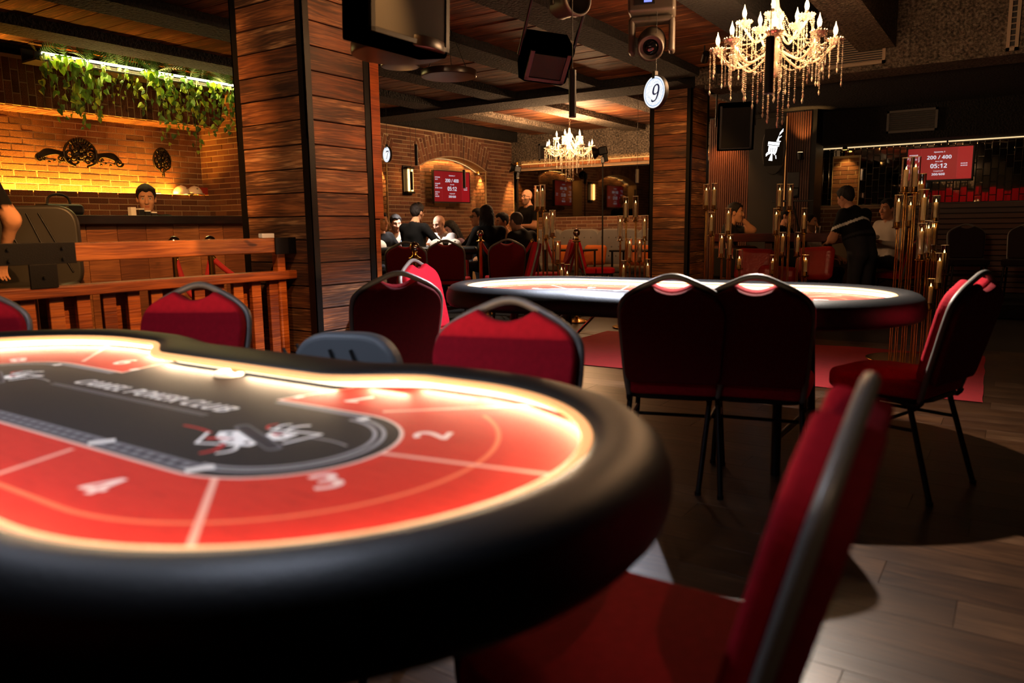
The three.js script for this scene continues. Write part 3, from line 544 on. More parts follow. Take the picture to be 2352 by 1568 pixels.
// dealer's chair
function officeChair(pos, turn, label, mat, top, name) {
  const c = thing(name, label, 'chair', pos, turn); const w = top < 0.9 ? 0.33 : 0.47;
  const sh2 = new THREE.Shape(); sh2.moveTo(-w / 2 + 0.06, top - 0.5); sh2.lineTo(w / 2 - 0.06, top - 0.5); sh2.quadraticCurveTo(w / 2, top - 0.5, w / 2, top - 0.4); sh2.lineTo(w / 2, top - 0.13); sh2.quadraticCurveTo(w / 2, top, w / 2 - 0.12, top); sh2.lineTo(-w / 2 + 0.12, top); sh2.quadraticCurveTo(-w / 2, top, -w / 2, top - 0.13); sh2.lineTo(-w / 2, top - 0.4); sh2.quadraticCurveTo(-w / 2, top - 0.5, -w / 2 + 0.06, top - 0.5);
  const bk = part('backrest', boxUV(new THREE.ExtrudeGeometry(sh2, { depth: 0.03, bevelEnabled: true, bevelThickness: 0.022, bevelSize: 0.02, bevelSegments: 4 }).translate(0, 0, -0.26)), mat, c);
  for (const [x0, x1] of [[-0.2, -0.02], [-0.04, 0.1], [0.03, 0.2]]) for (const z of [-0.203, -0.287]) part('seam', bar([x0, top - 0.03, z], [x1, top - 0.42, z], 0.006, 6), M.blackPlastic, bk);
  part('seat', rb(0.48, 0.09, 0.46, 0.04, 0, top - 0.52, 0, 4), mat, c);
  part('column', cyl(0.025, 0.025, top - 0.62, 0, 0.07, 0), M.chrome, c);
  const base = part('base', cyl(0.05, 0.04, 0.06, 0, 0.06, 0), M.blackPlastic, c);
  for (let i = 0; i < 5; i++) { const a = i * 2 * PI / 5; part('spoke', bar([0, 0.09, 0], [Math.sin(a) * 0.28, 0.06, Math.cos(a) * 0.28], 0.016), M.blackPlastic, base); part('caster', new THREE.SphereGeometry(0.03, 12, 8).translate(Math.sin(a) * 0.28, 0.03, Math.cos(a) * 0.28), M.blackPlastic, base); }
  return c;
}
officeChair([-1.66, 0, -1.44], 0.35, 'grey leather swivel chair at the dealer bay of near table', std({ color: 0x5f6468, roughness: 0.5 }), 0.80, 'swivel_chair');
officeChair([-5.25, 0.12, -2.32], 0.9, 'black quilted leather swivel chair in front of the reception counter', std({ color: 0x2a2723, roughness: 0.45 }), 1.18, 'swivel_chair');

// ------------------------------------------------------------------ timber railing
{
  const f = thing('timber_railing', 'timber railing with upright slats in front of the reception', 'railing', [-3.75, 0, 0]);
  const beam = part('top_rail', rb(0.09, 0.088, 2.5, 0.008, 0, 1.048, -1.93), fenceMats[0], f); beam.geometry.attributes.uv.array.forEach((v, i, a) => { });
  part('lower_rail', rb(0.1, 0.052, 2.5, 0.006, 0, 0.868, -1.93), fenceMats[2], f);
  part('foot_rail', rb(0.08, 0.07, 2.5, 0.006, 0, 0.14, -1.93), fenceMats[2], f);
  const sg = rb(0.03, 0.68, 0.066, 0.004, 0, 0.505, 0, 1), sb = rb(0.02, 0.68, 0.09, 0.004, -0.05, 0.505, 0.05, 1);
  for (let z = -0.75, i = 0; z > -3.1; z -= 0.125, i++) { part('slat', sg, fenceMats[i % 4], f, [0, 0, z]); if (i % 2) part('slat', sb, fenceMats[(i + 2) % 4], f, [0, 0, z]); }
  part('post', rb(0.06, 0.92, 0.06, 0.012, 0, 0.46, 0), fenceMats[3], f, [0.0, 0.09, -3.06]);
  part('post', rb(0.07, 1.0, 0.07, 0.012, 0, 0.5, 0), fenceMats[1], f, [0, 0, -0.74]);
  const br = part('tee_bracket', join([rb(0.012, 0.098, 0.62, 0.002, 0.051, 1.048, -1.53, 1), rb(0.012, 0.11, 0.12, 0.002, 0.051, 0.945, -1.69, 1)]), M.steel, f);
  for (const [y, z] of [[1.07, -1.78], [1.02, -1.78], [1.07, -1.55], [1.02, -1.55], [0.94, -1.69]]) part('bolt', cyl(0.008, 0.008, 0.008, 0, 0, 0, 8).rotateZ(-PI / 2).translate(0.06, y, z), M.blackMetal, br);
  part('end_plate', rb(0.012, 0.1, 0.2, 0.002, 0.05, 1.045, -3.1, 1), M.steel, f);
}
one('white_block', rb(0.035, 0.028, 0.09, 0.004, 0, 0.014, 0), M.white, 'small white block lying on the railing end beside the pillar', 'box', [-3.75, 1.092, -2.98]);
// ------------------------------------------------------------------ reception counter
{
  const c = thing('reception_counter', 'timber reception counter below the hanging plants', 'counter', [-6.0, 0, 0]);
  part('carcass', span(-0.55, -0.03, 0.12, 1.2, -5.55, -2.84), M.blackPlastic, c);
  const bw = 0.243; for (let i = 0; i < 11; i++) part('board', rb(0.026, 1.08, bw - 0.004, 0.002, 0, 0.66, 0, 1).rotateX(0), oakMats[(i * 3) % 4], c, [-0.013, 0, -2.96 - i * bw]);
  part('end_board', rb(0.55, 1.08, 0.03, 0.003, -0.29, 0.66, -2.835, 1), oakMats[1], c);
  const top = part('worktop', rb(0.68, 0.07, 2.8, 0.006, -0.26, 1.235, -4.19, 2), std({ color: 0x3c1d12, map: T.wood, roughness: 0.4 }), c); top.userData.label = 'dark red-brown worktop';
}
// red runner carpet
{
  const g = new THREE.PlaneGeometry(3.5, 1.95, 70, 40); const p = g.attributes.position; for (let i = 0; i < p.count; i++) { const x = p.getX(i), y = p.getY(i); p.setZ(i, 0.006 + Math.max(0, fbm(x * 1.7, y * 1.3 + 4, 3)) * 0.02); if (x > 1.74) p.setX(i, x + fbm(y * 2, 1, 2) * 0.03); }
  g.computeVertexNormals(); one('red_carpet', g.rotateX(-PI / 2), M.carpet, 'rumpled red carpet on the floor past the second table', 'carpet', [-1.9, 0, -6.45], 0.03);
}
// ------------------------------------------------------------------ chandeliers
const bulbGeo = lathe([[0.001, 0], [0.007, 0.001], [0.011, 0.01], [0.0135, 0.024], [0.011, 0.04], [0.0055, 0.054], [0.0025, 0.066], [0.0004, 0.078]], 14);
const beadG = new THREE.OctahedronGeometry(1, 1);
function strandGeo(pts, r, gap) { // beads along a polyline
  const c = new THREE.CatmullRomCurve3(pts.map(p => V(...p))), L = c.getLength(), n = Math.max(2, Math.round(L / gap)), list = [];
  for (let i = 0; i <= n; i++) { const p = c.getPointAt(i / n), s = r * (i % 4 === 0 ? 1.25 : 0.85); list.push(new THREE.OctahedronGeometry(s, 0).translate(p.x, p.y, p.z)); }
  return join(list);
}
const pendalog = (x, y, z, s) => join([new THREE.OctahedronGeometry(s, 0).scale(0.55, 1.5, 0.4).translate(x, y - s * 1.5, z), new THREE.OctahedronGeometry(s * 0.4, 0).translate(x, y + s * 0.25, z)]);
function chandelier(pos, label, cd, drop) {
  const t = thing('crystal_chandelier', label, 'chandelier', pos, 0.25);
  part('column', lathe([[0.001, -0.2], [0.02, -0.19], [0.045, -0.15], [0.02, -0.11], [0.03, -0.06], [0.055, -0.02], [0.03, 0.03], [0.016, 0.07], [0.035, 0.12], [0.05, 0.17], [0.02, 0.22], [0.012, 0.28], [0.001, 0.29]], 18), M.crystalMetal, t);
  part('chain', join(Array.from({ length: Math.round(drop / 0.04) }, (_, i) => new THREE.TorusGeometry(0.014, 0.003, 6, 12).rotateY(i % 2 ? PI / 2 : 0).translate(0, 0.3 + i * 0.04, 0))), M.chrome, t);
  const arm = (a, r, y, dip, k) => {
    const cs = Math.cos(a), sn = Math.sin(a), q = (d, h) => [cs * d, h, sn * d];
    part('arm', tube([q(0.03, 0.0 + k), q(r * 0.32, dip + 0.02), q(r * 0.62, dip - 0.02), q(r * 0.9, dip + 0.04), q(r, y - 0.03)], 0.0075, 22, 8), M.crystal, t);
    const cup = part('candle_cup', join([lathe([[0.004, -0.03], [0.018, -0.026], [0.04, -0.004], [0.046, 0.006], [0.036, 0.002], [0.01, -0.004]], 16), cyl(0.011, 0.011, 0.03, 0, 0, 0, 12)]), M.crystalMetal, t, q(r, y));
    part('bead_collar', join(Array.from({ length: 14 }, (_, i) => new THREE.OctahedronGeometry(0.0085, 0).translate(Math.cos(i * 0.449) * 0.046, 0.004, Math.sin(i * 0.449) * 0.046)).concat(Array.from({ length: 9 }, (_, i) => new THREE.OctahedronGeometry(0.007, 0).translate(Math.cos(i * 0.698) * 0.03, -0.018, Math.sin(i * 0.698) * 0.03)))), M.crystalMetal, cup);
    for (let i = 0; i < 5; i++) { const b = a + (i - 2) * 1.1, x = Math.cos(b) * 0.045, z = Math.sin(b) * 0.045, q = 0.05 + 0.045 * ((i * 2) % 5); part('drop_strand', join([strandGeo([[x, 0, z], [x, -q, z]], 0.0056, 0.0105), pendalog(x, -q - 0.01, z, 0.013)]), M.crystalMetal, cup); }
    part('bulb', bulbGeo, glow(0xffd9a0, 12, 'chandelier bulb glow'), t, [cs * r, y + 0.03, sn * r]);
    pointLight(t, 0xffc48c, cd, [cs * r, y + 0.055, sn * r], 0.6);
  };
  for (let i = 0; i < 8; i++) arm(i * PI / 4, 0.345, 0.0, -0.1, -0.03);
  for (let i = 0; i < 5; i++) arm(i * 2 * PI / 5 + 0.4, 0.19, 0.14, 0.04, 0.12);
  for (let i = 0; i < 8; i++) { const a = i * PI / 4, b = a + PI / 4, p = (r, y, q) => [Math.cos(q) * r, y, Math.sin(q) * r]; part('bead_swag', strandGeo([p(0.33, -0.02, a), p(0.28, -0.11, (a + b) / 2), p(0.33, -0.02, b)], 0.0068, 0.0125), M.crystalMetal, t); part('bead_swag', strandGeo([p(0.2, 0.12, a), p(0.24, 0.0, a + 0.25), p(0.33, 0.0, b)], 0.006, 0.0125), M.crystalMetal, t); part('bead_swag', strandGeo([p(0.04, 0.19, a), p(0.14, 0.02, a + 0.2), p(0.3, -0.03, a)], 0.0056, 0.013), M.crystalMetal, t); }
  for (let i = 0; i < 24; i++) { const a = i * PI / 12, r = [0.06, 0.13, 0.2, 0.27][i % 4], L = [0.36, 0.26, 0.2, 0.14][i % 4] * rr(0.85, 1.1); part('drop_strand', join([strandGeo([[Math.cos(a) * r, -0.08, Math.sin(a) * r], [Math.cos(a) * r, -0.08 - L, Math.sin(a) * r]], 0.0058, 0.0125), pendalog(Math.cos(a) * r, -0.09 - L, Math.sin(a) * r, 0.014)]), M.crystalMetal, t); }
  return t;
}
chandelier([-1.357, 2.235, -5.009], 'large crystal chandelier hanging over the second table', POWER.bulbNear, 0.6);
chandelier([-5.707, 2.30, -10.137], 'far crystal chandelier in front of the long mirror', POWER.bulbFar, 0.4);

// ------------------------------------------------------------------ tube pendants
function pendant(pos, label, top, cd, angle, color = 0xfff4e6, opts = {}) {
  const t = thing('tube_pendant_lamp', label, 'pendant lamp', pos, 0, opts.group), L = opts.L || 0.26, r = opts.r || 0.021;
  part('tube', lathe([[r * 0.8, 0.01], [r * 0.98, 0], [r, 0.004], [r, L - 0.004], [r * 0.9, L], [0.001, L]], 24), opts.mat || M.blackPlastic, t);
  part('lamp_face', cyl(r * 0.8, r * 0.8, 0.004, 0, 0.012, 0, 20), glow(0xfff2e0, 6, 'pendant lamp glow'), t);
  part('cord', bar([0, L, 0], [0, top - pos[1], 0], 0.0022, 6), M.blackPlastic, t);
  if (cd) spotLight(t, color, cd, [0, 0.004, 0], [0, -1, 0], angle, 0.25, 0.7);
  return t;
}
pendant([-1.05, 1.75, -3.79], 'black tube pendant in front of the large chandelier', 3.35, POWER.tablePendant, 1.13);
pendant([-2.17, 1.75, -3.89], 'black tube pendant under the wooden ceiling, above the second table', 2.86, POWER.tablePendant, 1.1, 0xe6ecff);
pendant([-1.1, 1.75, -0.8], 'black tube pendant above the near poker table, out of view', 3.35, POWER.nearPendant, 1.15, 0xdfe8ff);
pendant([-2.2, 1.75, -0.8], 'second black tube pendant above the near table, out of view', 3.35, POWER.nearPendant, 1.15, 0xdfe8ff);
pendant([-6.45, 1.926, -7.51], 'black tube pendant left of the far television', 2.84, POWER.roomPendant * 0.6, 0.9, 0xffe9d0);
pendant([-7.42, 1.69, -8.52], 'small black tube pendant beside the wall sconce', 2.72, POWER.roomPendant * 0.7, 0.85, 0xf0e6e4);
pendant([-6.73, 1.70, -8.87], 'small black tube pendant hanging before the far television screen', 2.72, 0, 0.9);
pendant([-4.06, 1.665, -8.94], 'pale tube pendant next to the far pillar', 2.84, 0, 0.9, 0, { mat: M.grey, L: 0.17 });
// ------------------------------------------------------------------ round numbered table signs
function tableSign(num, pos, turn, top, label) {
  const t = thing('round_table_sign', label, 'sign', pos, turn);
  const face = canvasTex(256, 256, (c) => {
    c.fillStyle = '#ffffff'; c.fillRect(0, 0, 256, 256); c.strokeStyle = '#9fc0e8'; c.lineWidth = 7; c.beginPath(); c.arc(128, 128, 112, 0, 2 * PI); c.stroke();
    c.fillStyle = '#b9d0e6'; for (let i = 0; i < 300; i++) { const a = rnd() * 2 * PI, r = rr(60, 105); c.fillRect(128 + Math.cos(a) * r, 128 + Math.sin(a) * r, rr(2, 5), rr(2, 5)); }
    c.fillStyle = '#0b1030'; c.font = 'italic 190px serif'; c.textAlign = 'center'; c.textBaseline = 'middle'; c.fillText(num, 128, 138);
  });
  part('housing', lathe([[0.001, -0.016], [0.104, -0.016], [0.106, -0.012], [0.106, 0.014], [0.101, 0.016], [0.101, 0.012], [0.001, 0.012]], 40).rotateX(PI / 2), M.blackPlastic, t);
  for (const s of [1, -1]) part('sign_face', new THREE.CircleGeometry(0.1, 40).rotateY(s > 0 ? 0 : PI).translate(0, 0, s > 0 ? 0.0145 : -0.0175), std({ name: 'sign face glow', color: 0x000000, emissive: 0xffffff, emissiveMap: face, emissiveIntensity: POWER.sign }), t);
  part('hanger', join([rb(0.03, 0.05, 0.03, 0.004, -0.01, 0.11, 0), bar([0, 0.13, 0], [0, top - pos[1], 0], 0.0022, 6)]), M.blackPlastic, t);
  return t;
}
tableSign('9', [-2.06, 2.0, -4.81], -0.42, 3.35, 'round lit table sign numbered nine');
tableSign('7', [-7.19, 2.125, -7.78], -0.32, 2.84, 'round lit table sign numbered seven');

// ------------------------------------------------------------------ televisions
const tvTex = canvasTex(640, 360, (c) => {
  const g = '#8e0a16'; c.fillStyle = g; c.fillRect(0, 0, 640, 360); c.fillStyle = '#a20d1a'; c.fillRect(500, 0, 140, 360); c.strokeStyle = '#b93848'; c.lineWidth = 2; c.beginPath(); c.moveTo(135, 20); c.lineTo(135, 340); c.moveTo(497, 20); c.lineTo(497, 340); c.stroke();
  c.fillStyle = '#e9f2ff'; c.textAlign = 'center'; c.textBaseline = 'middle'; c.font = 'bold 22px sans-serif'; c.fillText('Уровень 3', 316, 48);
  c.font = 'bold 58px sans-serif'; c.fillText('200 / 400', 316, 108); c.font = 'bold 17px sans-serif'; c.fillText('Анте 400', 316, 155); c.font = 'bold 68px sans-serif'; c.fillText('05:12', 316, 205); c.font = 'bold 16px sans-serif'; c.fillText('Следующий', 316, 262); c.font = 'bold 36px sans-serif'; c.fillText('300/600', 316, 300);
  c.textAlign = 'left'; c.font = 'bold 19px sans-serif'; ['ИГРОКОВ', '16/27', '', 'СРЕДНИЙ', 'СТЕК', '38 000 / 95 бб', '', 'ВСЕГО В', 'ИГРЕ', '608 000'].forEach((s, i) => c.fillText(s, 14, 74 + i * 25));
  c.font = 'bold 17px sans-serif'; c.fillText('00:00:00', 530, 188); c.fillText('00:00:00', 530, 212);
});
function television(pos, turn, w, h, label) {
  const t = thing('television', label, 'television', pos, turn);
  part('casing', rb(w, h, 0.05, 0.01, 0, 0, 0), M.blackPlastic, t);
  part('screen', new THREE.PlaneGeometry(w - 0.03, h - 0.035).translate(0, 0.004, 0.0275), std({ name: 'tv screen glow', color: 0x030303, roughness: 0.35, emissive: 0xffffff, emissiveMap: tvTex, emissiveIntensity: POWER.tv }), t);
  part('bezel', join([span(-w / 2, w / 2, h / 2 - 0.012, h / 2, 0.02, 0.032), span(-w / 2, w / 2, -h / 2, -h / 2 + 0.018, 0.02, 0.032), span(-w / 2, -w / 2 + 0.012, -h / 2, h / 2, 0.02, 0.032), span(w / 2 - 0.012, w / 2, -h / 2, h / 2, 0.02, 0.032)]), M.blackPlastic, t);
  part('wall_mount', rb(0.2, 0.2, 0.12, 0.01, 0, 0, -0.07), M.blackMetal, t);
  return t;
}
television([-8.22, 1.83, -10.46], PI / 2 - 0.1, 0.9, 0.54, 'red-screened television in the far brick niche');
television([-8.3, 1.83, -7.8], PI / 2, 0.9, 0.54, 'television in the brick niche hidden behind the near pillar');
const tvB = television([-1.02, 1.93, -12.3], 0, 0.82, 0.47, 'red-screened television on the mirror tiles behind the candles');
part('ceiling_rod', bar([0.08, 0.2, -0.01], [0.08, 0.79, -0.01], 0.012), M.blackMetal, tvB);

// ------------------------------------------------------------------ wall sconce and niche lights
{
  const s = thing('wall_sconce', 'black wall sconce with two glowing tubes', 'wall lamp', [-8.18, 1.89, -9.28], PI / 2);
  part('back_plate', rb(0.2, 0.46, 0.03, 0.005, 0, 0, 0), M.blackMetal, s);
  for (const x of [-0.035, 0.045]) { const tb = part('lamp_tube', cyl(0.018, 0.018, 0.34, x, -0.17, 0.07, 14), glow(0xffc070, 5, 'sconce tube lamp glow'), s); }
  part('bracket', join([rb(0.17, 0.03, 0.09, 0.004, 0, 0.19, 0.05), rb(0.17, 0.03, 0.09, 0.004, 0, -0.19, 0.05)]), M.blackMetal, s);
  areaLight(s, 0xff9a30, POWER.sconce, 0.03, 0.34, [-0.02, 0, 0.1], [-0.5, 0, -0.25]);
  areaLight(s, 0xff9a30, POWER.sconce, 0.03, 0.34, [0.02, 0, 0.1], [0.5, 0, -0.25]);
  areaLight(s, 0xffb060, POWER.sconce * 0.4, 0.06, 0.34, [0, 0, 0.11], [0, 0, 1]);
}
niches.forEach((n, k) => {
  const pts = []; for (let i = 0; i <= 12; i++) { const u = n[0] + 0.03 + i * (n[1] - n[0] - 0.06) / 12; pts.push([-8.405, archY(u, n) - 0.016, -u]); }
  one('niche_light', tube(pts, 0.006, 60, 6), glow(0xffcf8a, 1.0, 'niche led glow'), k ? 'warm light line under the brick arch above the far television' : 'warm light line under the brick arch hidden behind the near pillar', 'light strip');
  for (let i = 0; i < 6; i++) { const u = n[0] + 0.16 + i * (n[1] - n[0] - 0.32) / 5, y = archY(u, n) - 0.026; areaLight(scene, 0xffb45a, POWER.arch * (k ? 1 : 0.8), 0.32, 0.014, [-8.39, y, -u], [-8.425, y - 0.5, -u]); }
  const d = thing('downlight', k ? 'small spotlight at the far spring of the television niche arch' : 'small spotlight in the brick niche hidden by the near pillar', 'spotlight', [-8.32, 2.1, -n[1] + 0.05]); part('body', cyl(0.016, 0.016, 0.05, 0, 0, 0, 14), M.gold, d); part('lamp_face', cyl(0.014, 0.014, 0.003, 0, -0.003, 0, 14), glow(0xffd8a0, 5, 'downlight lamp glow'), d); part('arm', bar([0, 0.02, 0], [-0.12, 0.02, 0], 0.006), M.gold, d);
  spotLight(d, 0xffb45a, POWER.cornerSpot * 0.06, [0, -0.006, 0], [0.0, -1, -0.12], 0.45, 0.5);
});
for (const [x, z, nm] of [[-8.0, -12.2, 'small brass downlight in the corner beside the mirror']]) {
  const d = thing('downlight', nm, 'spotlight', [x, 2.28, z]); part('body', cyl(0.022, 0.028, 0.06, 0, 0, 0, 16), M.gold, d); part('arm', bar([0, 0.03, 0], [-0.2, 0.03, 0], 0.008), M.gold, d); part('lamp_face', cyl(0.02, 0.02, 0.003, 0, -0.003, 0, 16), glow(0xffd8a0, 6, 'downlight lamp glow'), d);
  spotLight(d, 0xffb45a, POWER.cornerSpot * 0.2, [0, -0.006, 0], [-0.13, -1, -0.1], 0.5, 0.4);
}
{ // light on the brick ledge over the mirror
  one('ledge_light', rb(3.9, 0.012, 0.02, 0.003, 0, 0, 0, 1), glow(0xffb060, 1.4, 'ledge led glow'), 'warm light line behind the brick ledge over the long mirror', 'light strip', [-6.0, 2.3, -12.29]);
  areaLight(scene, 0xffa850, POWER.ledge, 3.9, 0.02, [-6.0, 2.36, -12.2], [-6.0, 2.0, -12.26]);
}

// ------------------------------------------------------------------ loudspeakers and stage lamps under the ceiling
const meshTex = tex(128, 128, (u, v) => { const a = (u * 24) % 1 - 0.5, b = (v * 24 + (Math.floor(u * 24) % 2) * 0.5) % 1 - 0.5; return a * a + b * b < 0.11 ? [0.01, 0.01, 0.01] : [0.07, 0.06, 0.05]; }, true, 5, 5);
const grilleMat = std({ map: meshTex, roughness: 0.85 });
function loudspeaker(pos, rot, w, h, d, label, bracketTop) {
  const t = thing('loudspeaker', label, 'loudspeaker', pos); t.rotation.order = 'YXZ'; t.rotation.set(...rot);
  const s = new THREE.Shape(); s.moveTo(-w / 2, d / 2 - 0.03); s.lineTo(-w / 2 + 0.03, d / 2); s.lineTo(w / 2 - 0.03, d / 2); s.lineTo(w / 2, d / 2 - 0.03); s.lineTo(w * 0.44, -d / 2); s.lineTo(-w * 0.44, -d / 2); s.closePath();
  part('cabinet', boxUV(new THREE.ExtrudeGeometry(s, { depth: h - 0.02, bevelEnabled: true, bevelThickness: 0.01, bevelSize: 0.008, bevelSegments: 2 }).rotateX(-PI / 2).scale(1, 1, -1).translate(0, -h / 2 + 0.01, 0)), std({ color: 0x1a1714, roughness: 0.45, side: THREE.DoubleSide }), t);
  part('grille', rb(w - 0.09, h - 0.08, 0.014, 0.006, 0, 0, d / 2 + 0.004), grilleMat, t);
  part('grille_frame', join([span(-w / 2 + 0.02, -w / 2 + 0.045, -h / 2 + 0.02, h / 2 - 0.02, d / 2 - 0.01, d / 2 + 0.018), span(w / 2 - 0.045, w / 2 - 0.02, -h / 2 + 0.02, h / 2 - 0.02, d / 2 - 0.01, d / 2 + 0.018), span(-w / 2 + 0.02, w / 2 - 0.02, -h / 2 + 0.02, -h / 2 + 0.04, d / 2 - 0.01, d / 2 + 0.018)]), M.blackMetal, t);
  part('bracket', join([bar([-w / 2 - 0.02, 0, 0], [-w / 2 - 0.02, bracketTop, -0.02], 0.012), bar([w / 2 + 0.02, 0, 0], [w / 2 + 0.02, bracketTop, -0.02], 0.012)]), M.blackMetal, t);
  return t;
}
loudspeaker([-2.48, 2.31, -2.79], [0.04, PI / 2, 0], 0.58, 0.68, 0.16, 'big black loudspeaker hanging at the top edge beside the plank pillar', 0.7);
loudspeaker([-2.6, 2.2, -4.3], [0.75, 0.75, -0.12], 0.3, 0.24, 0.2, 'small black loudspeaker under the wooden ceiling', 0.45);
loudspeaker([-3.05, 2.34, -9.6], [0.2, 0.35, 0], 0.42, 0.55, 0.4, 'black loudspeaker in front of the slatted timber wall', 0.5);
function roundTray(pos, r, label) { const t = thing('ceiling_disc', label, 'ceiling panel', pos); part('disc', lathe([[0.001, 0], [r - 0.01, 0], [r, 0.006], [r, 0.05], [r - 0.01, 0.055], [0.001, 0.055]], 40), std({ color: 0x2a1d13, roughness: 0.3 }), t); for (let i = 0; i < 3; i++) part('cable', bar([Math.cos(i * 2.1) * r * 0.8, 0.05, Math.sin(i * 2.1) * r * 0.8], [0, 2.86 - pos[1], 0], 0.003), M.blackMetal, t); return t; }
roundTray([-2.6, 1.975, -2.92], 0.23, 'round glossy panel under the big loudspeaker');
roundTray([-4.35, 2.45, -4.9], 0.16, 'small round panel hanging beside the plank pillar');
roundTray([-4.2, 2.42, -5.35], 0.24, 'flat round panel hanging over the far tables');
function movingHead(pos, turn, tilt, label) {
  const t = thing('moving_head_lamp', label, 'stage light', pos, turn); const hm = std({ color: 0x3b342c, roughness: 0.5 });
  const base = part('base', rb(0.3, 0.12, 0.24, 0.02, 0, 0.12, 0), hm, t);
  part('display', rb(0.13, 0.05, 0.006, 0.002, -0.04, 0.125, 0.121, 1), M.blackPlastic, base); part('display_screen', rb(0.05, 0.02, 0.003, 0.001, -0.02, 0.125, 0.1255, 1), glow(0x7a88ff, 1.6, 'display screen glow'), base);
  part('clamp', join([rb(0.05, 0.2, 0.05, 0.005, -0.08, 0.27, 0), rb(0.05, 0.2, 0.05, 0.005, 0.08, 0.27, 0)]), M.blackMetal, base);
  const yoke = part('yoke', join([rb(0.28, 0.04, 0.12, 0.015, 0, 0.03, 0), rb(0.04, 0.22, 0.12, 0.018, -0.13, -0.07, 0), rb(0.04, 0.22, 0.12, 0.018, 0.13, -0.07, 0)]), hm, t);
  const head = part('head', lathe([[0.001, -0.13], [0.05, -0.13], [0.085, -0.09], [0.095, 0], [0.08, 0.08], [0.085, 0.1], [0.085, 0.13], [0.07, 0.135], [0.07, 0.115], [0.001, 0.11]], 28).rotateX(PI / 2), hm, t, [0, -0.11, 0], [tilt, 0, 0]);
  part('lens', new THREE.SphereGeometry(0.068, 20, 10, 0, 2 * PI, 0, 0.9).rotateX(PI / 2).translate(0, 0, 0.07), std({ color: 0x0a0a0c, roughness: 0.05 }), head);
  return t;
}
movingHead([-2.124, 2.44, -4.88], 0.35, 0.45, 'moving head stage lamp with small blue display');
{
  const p = thing('par_can_lamp', 'dark can spotlight clamped under the beam', 'stage light', [-2.3, 2.42, -4.05], 1.15); const hm = std({ color: 0x2c2723, roughness: 0.5 });
  part('can', lathe([[0.001, -0.13], [0.04, -0.12], [0.075, -0.06], [0.08, 0.06], [0.09, 0.065], [0.09, 0.11], [0.08, 0.11], [0.078, 0.07], [0.001, 0.05]], 26).rotateX(PI / 2), hm, p); part('gel_ring', new THREE.TorusGeometry(0.087, 0.008, 8, 28).translate(0, 0, 0.11), M.grey, p);
  part('yoke', join([rb(0.012, 0.16, 0.03, 0.003, -0.1, 0.06, 0), rb(0.012, 0.16, 0.03, 0.003, 0.1, 0.06, 0), rb(0.21, 0.012, 0.03, 0.003, 0, 0.14, 0), rb(0.03, 0.2, 0.03, 0.003, 0, 0.24, 0)]), M.blackMetal, p);
}
// loose cables near the ceiling
[[[-1.9, 3.0, -4.6], [-1.75, 2.62, -4.75], [-1.5, 2.8, -4.7], [-1.3, 3.1, -4.6]], [[-2.1, 2.7, -4.7], [-1.85, 2.75, -4.85], [-1.7, 2.95, -4.8], [-1.55, 3.2, -4.8]], [[-0.9, 3.0, -6.2], [-0.5, 2.78, -6.0], [0.0, 2.8, -6.2], [0.5, 3.1, -6.4]], [[-1.1, 2.95, -6.6], [-0.6, 2.72, -6.5], [-0.1, 2.86, -6.6], [0.3, 3.2, -6.6]]].forEach((p, i) => one('hanging_cable', tube(p, 0.006, 40, 6), i < 2 ? M.grey : M.white, ['pale cable looping beside the moving head lamp', 'pale cable running up from the moving head lamp', 'pale cable sagging along the ceiling right of the chandelier', 'pale cable sagging lowest over the concrete beam'][i], 'cable'));
{ // skylight-grey duct high on the right
  const d = one('air_duct', tube([[-1.04, 3.12, -7.1], [-0.6, 3.1, -7.0], [0.2, 3.12, -7.1], [1.5, 3.12, -7.3]], 0.12, 40, 14), std({ color: 0x8a9097, roughness: 0.35, metalness: 0.7 }), 'silvery air duct above the concrete beam', 'duct');
  for (let i = 0; i < 7; i++) part('duct_rib', new THREE.TorusGeometry(0.122, 0.006, 6, 20).rotateY(PI / 2).translate(-0.9 + i * 0.35, 3.108, -7.04), M.grey, d);
}
function grille(pos, w, h, n, label, fm) {
  const t = thing('air_grille', label, 'vent', pos); part('frame', join([span(-w / 2, w / 2, h / 2 - 0.03, h / 2, 0, 0.025), span(-w / 2, w / 2, -h / 2, -h / 2 + 0.03, 0, 0.025), span(-w / 2, -w / 2 + 0.03, -h / 2, h / 2, 0, 0.025), span(w / 2 - 0.03, w / 2, -h / 2, h / 2, 0, 0.025)]), fm, t);
  part('backing', span(-w / 2, w / 2, -h / 2, h / 2, -0.002, 0.004), M.blackPlastic, t);
  const g = rb(w - 0.06, 0.008, 0.018, 0.002, 0, 0, 0, 1).rotateX(0.5); for (let i = 0; i < n; i++) part('louver', g, fm, t, [0, -h / 2 + 0.04 + i * (h - 0.08) / (n - 1), 0.012]); return t;
}
grille([-1.72, 2.955, -8.9], 0.86, 0.4, 15, 'beige louvred air grille on the concrete beam behind the chandelier', std({ color: 0xa8977e, roughness: 0.6 }));
grille([-1.35, 2.5, -11.89], 0.62, 0.3, 9, 'dark air grille above the mirror tiles', M.grey);
grille([-7.35, 2.5, -12.29], 0.42, 0.3, 9, 'dark air grille in the far corner above the long mirror', M.grey);
grille([-0.2, 2.98, -8.9], 0.1, 0.5, 9, 'narrow pale vent at the right end of the concrete beam', std({ color: 0xa8977e, roughness: 0.6 }));
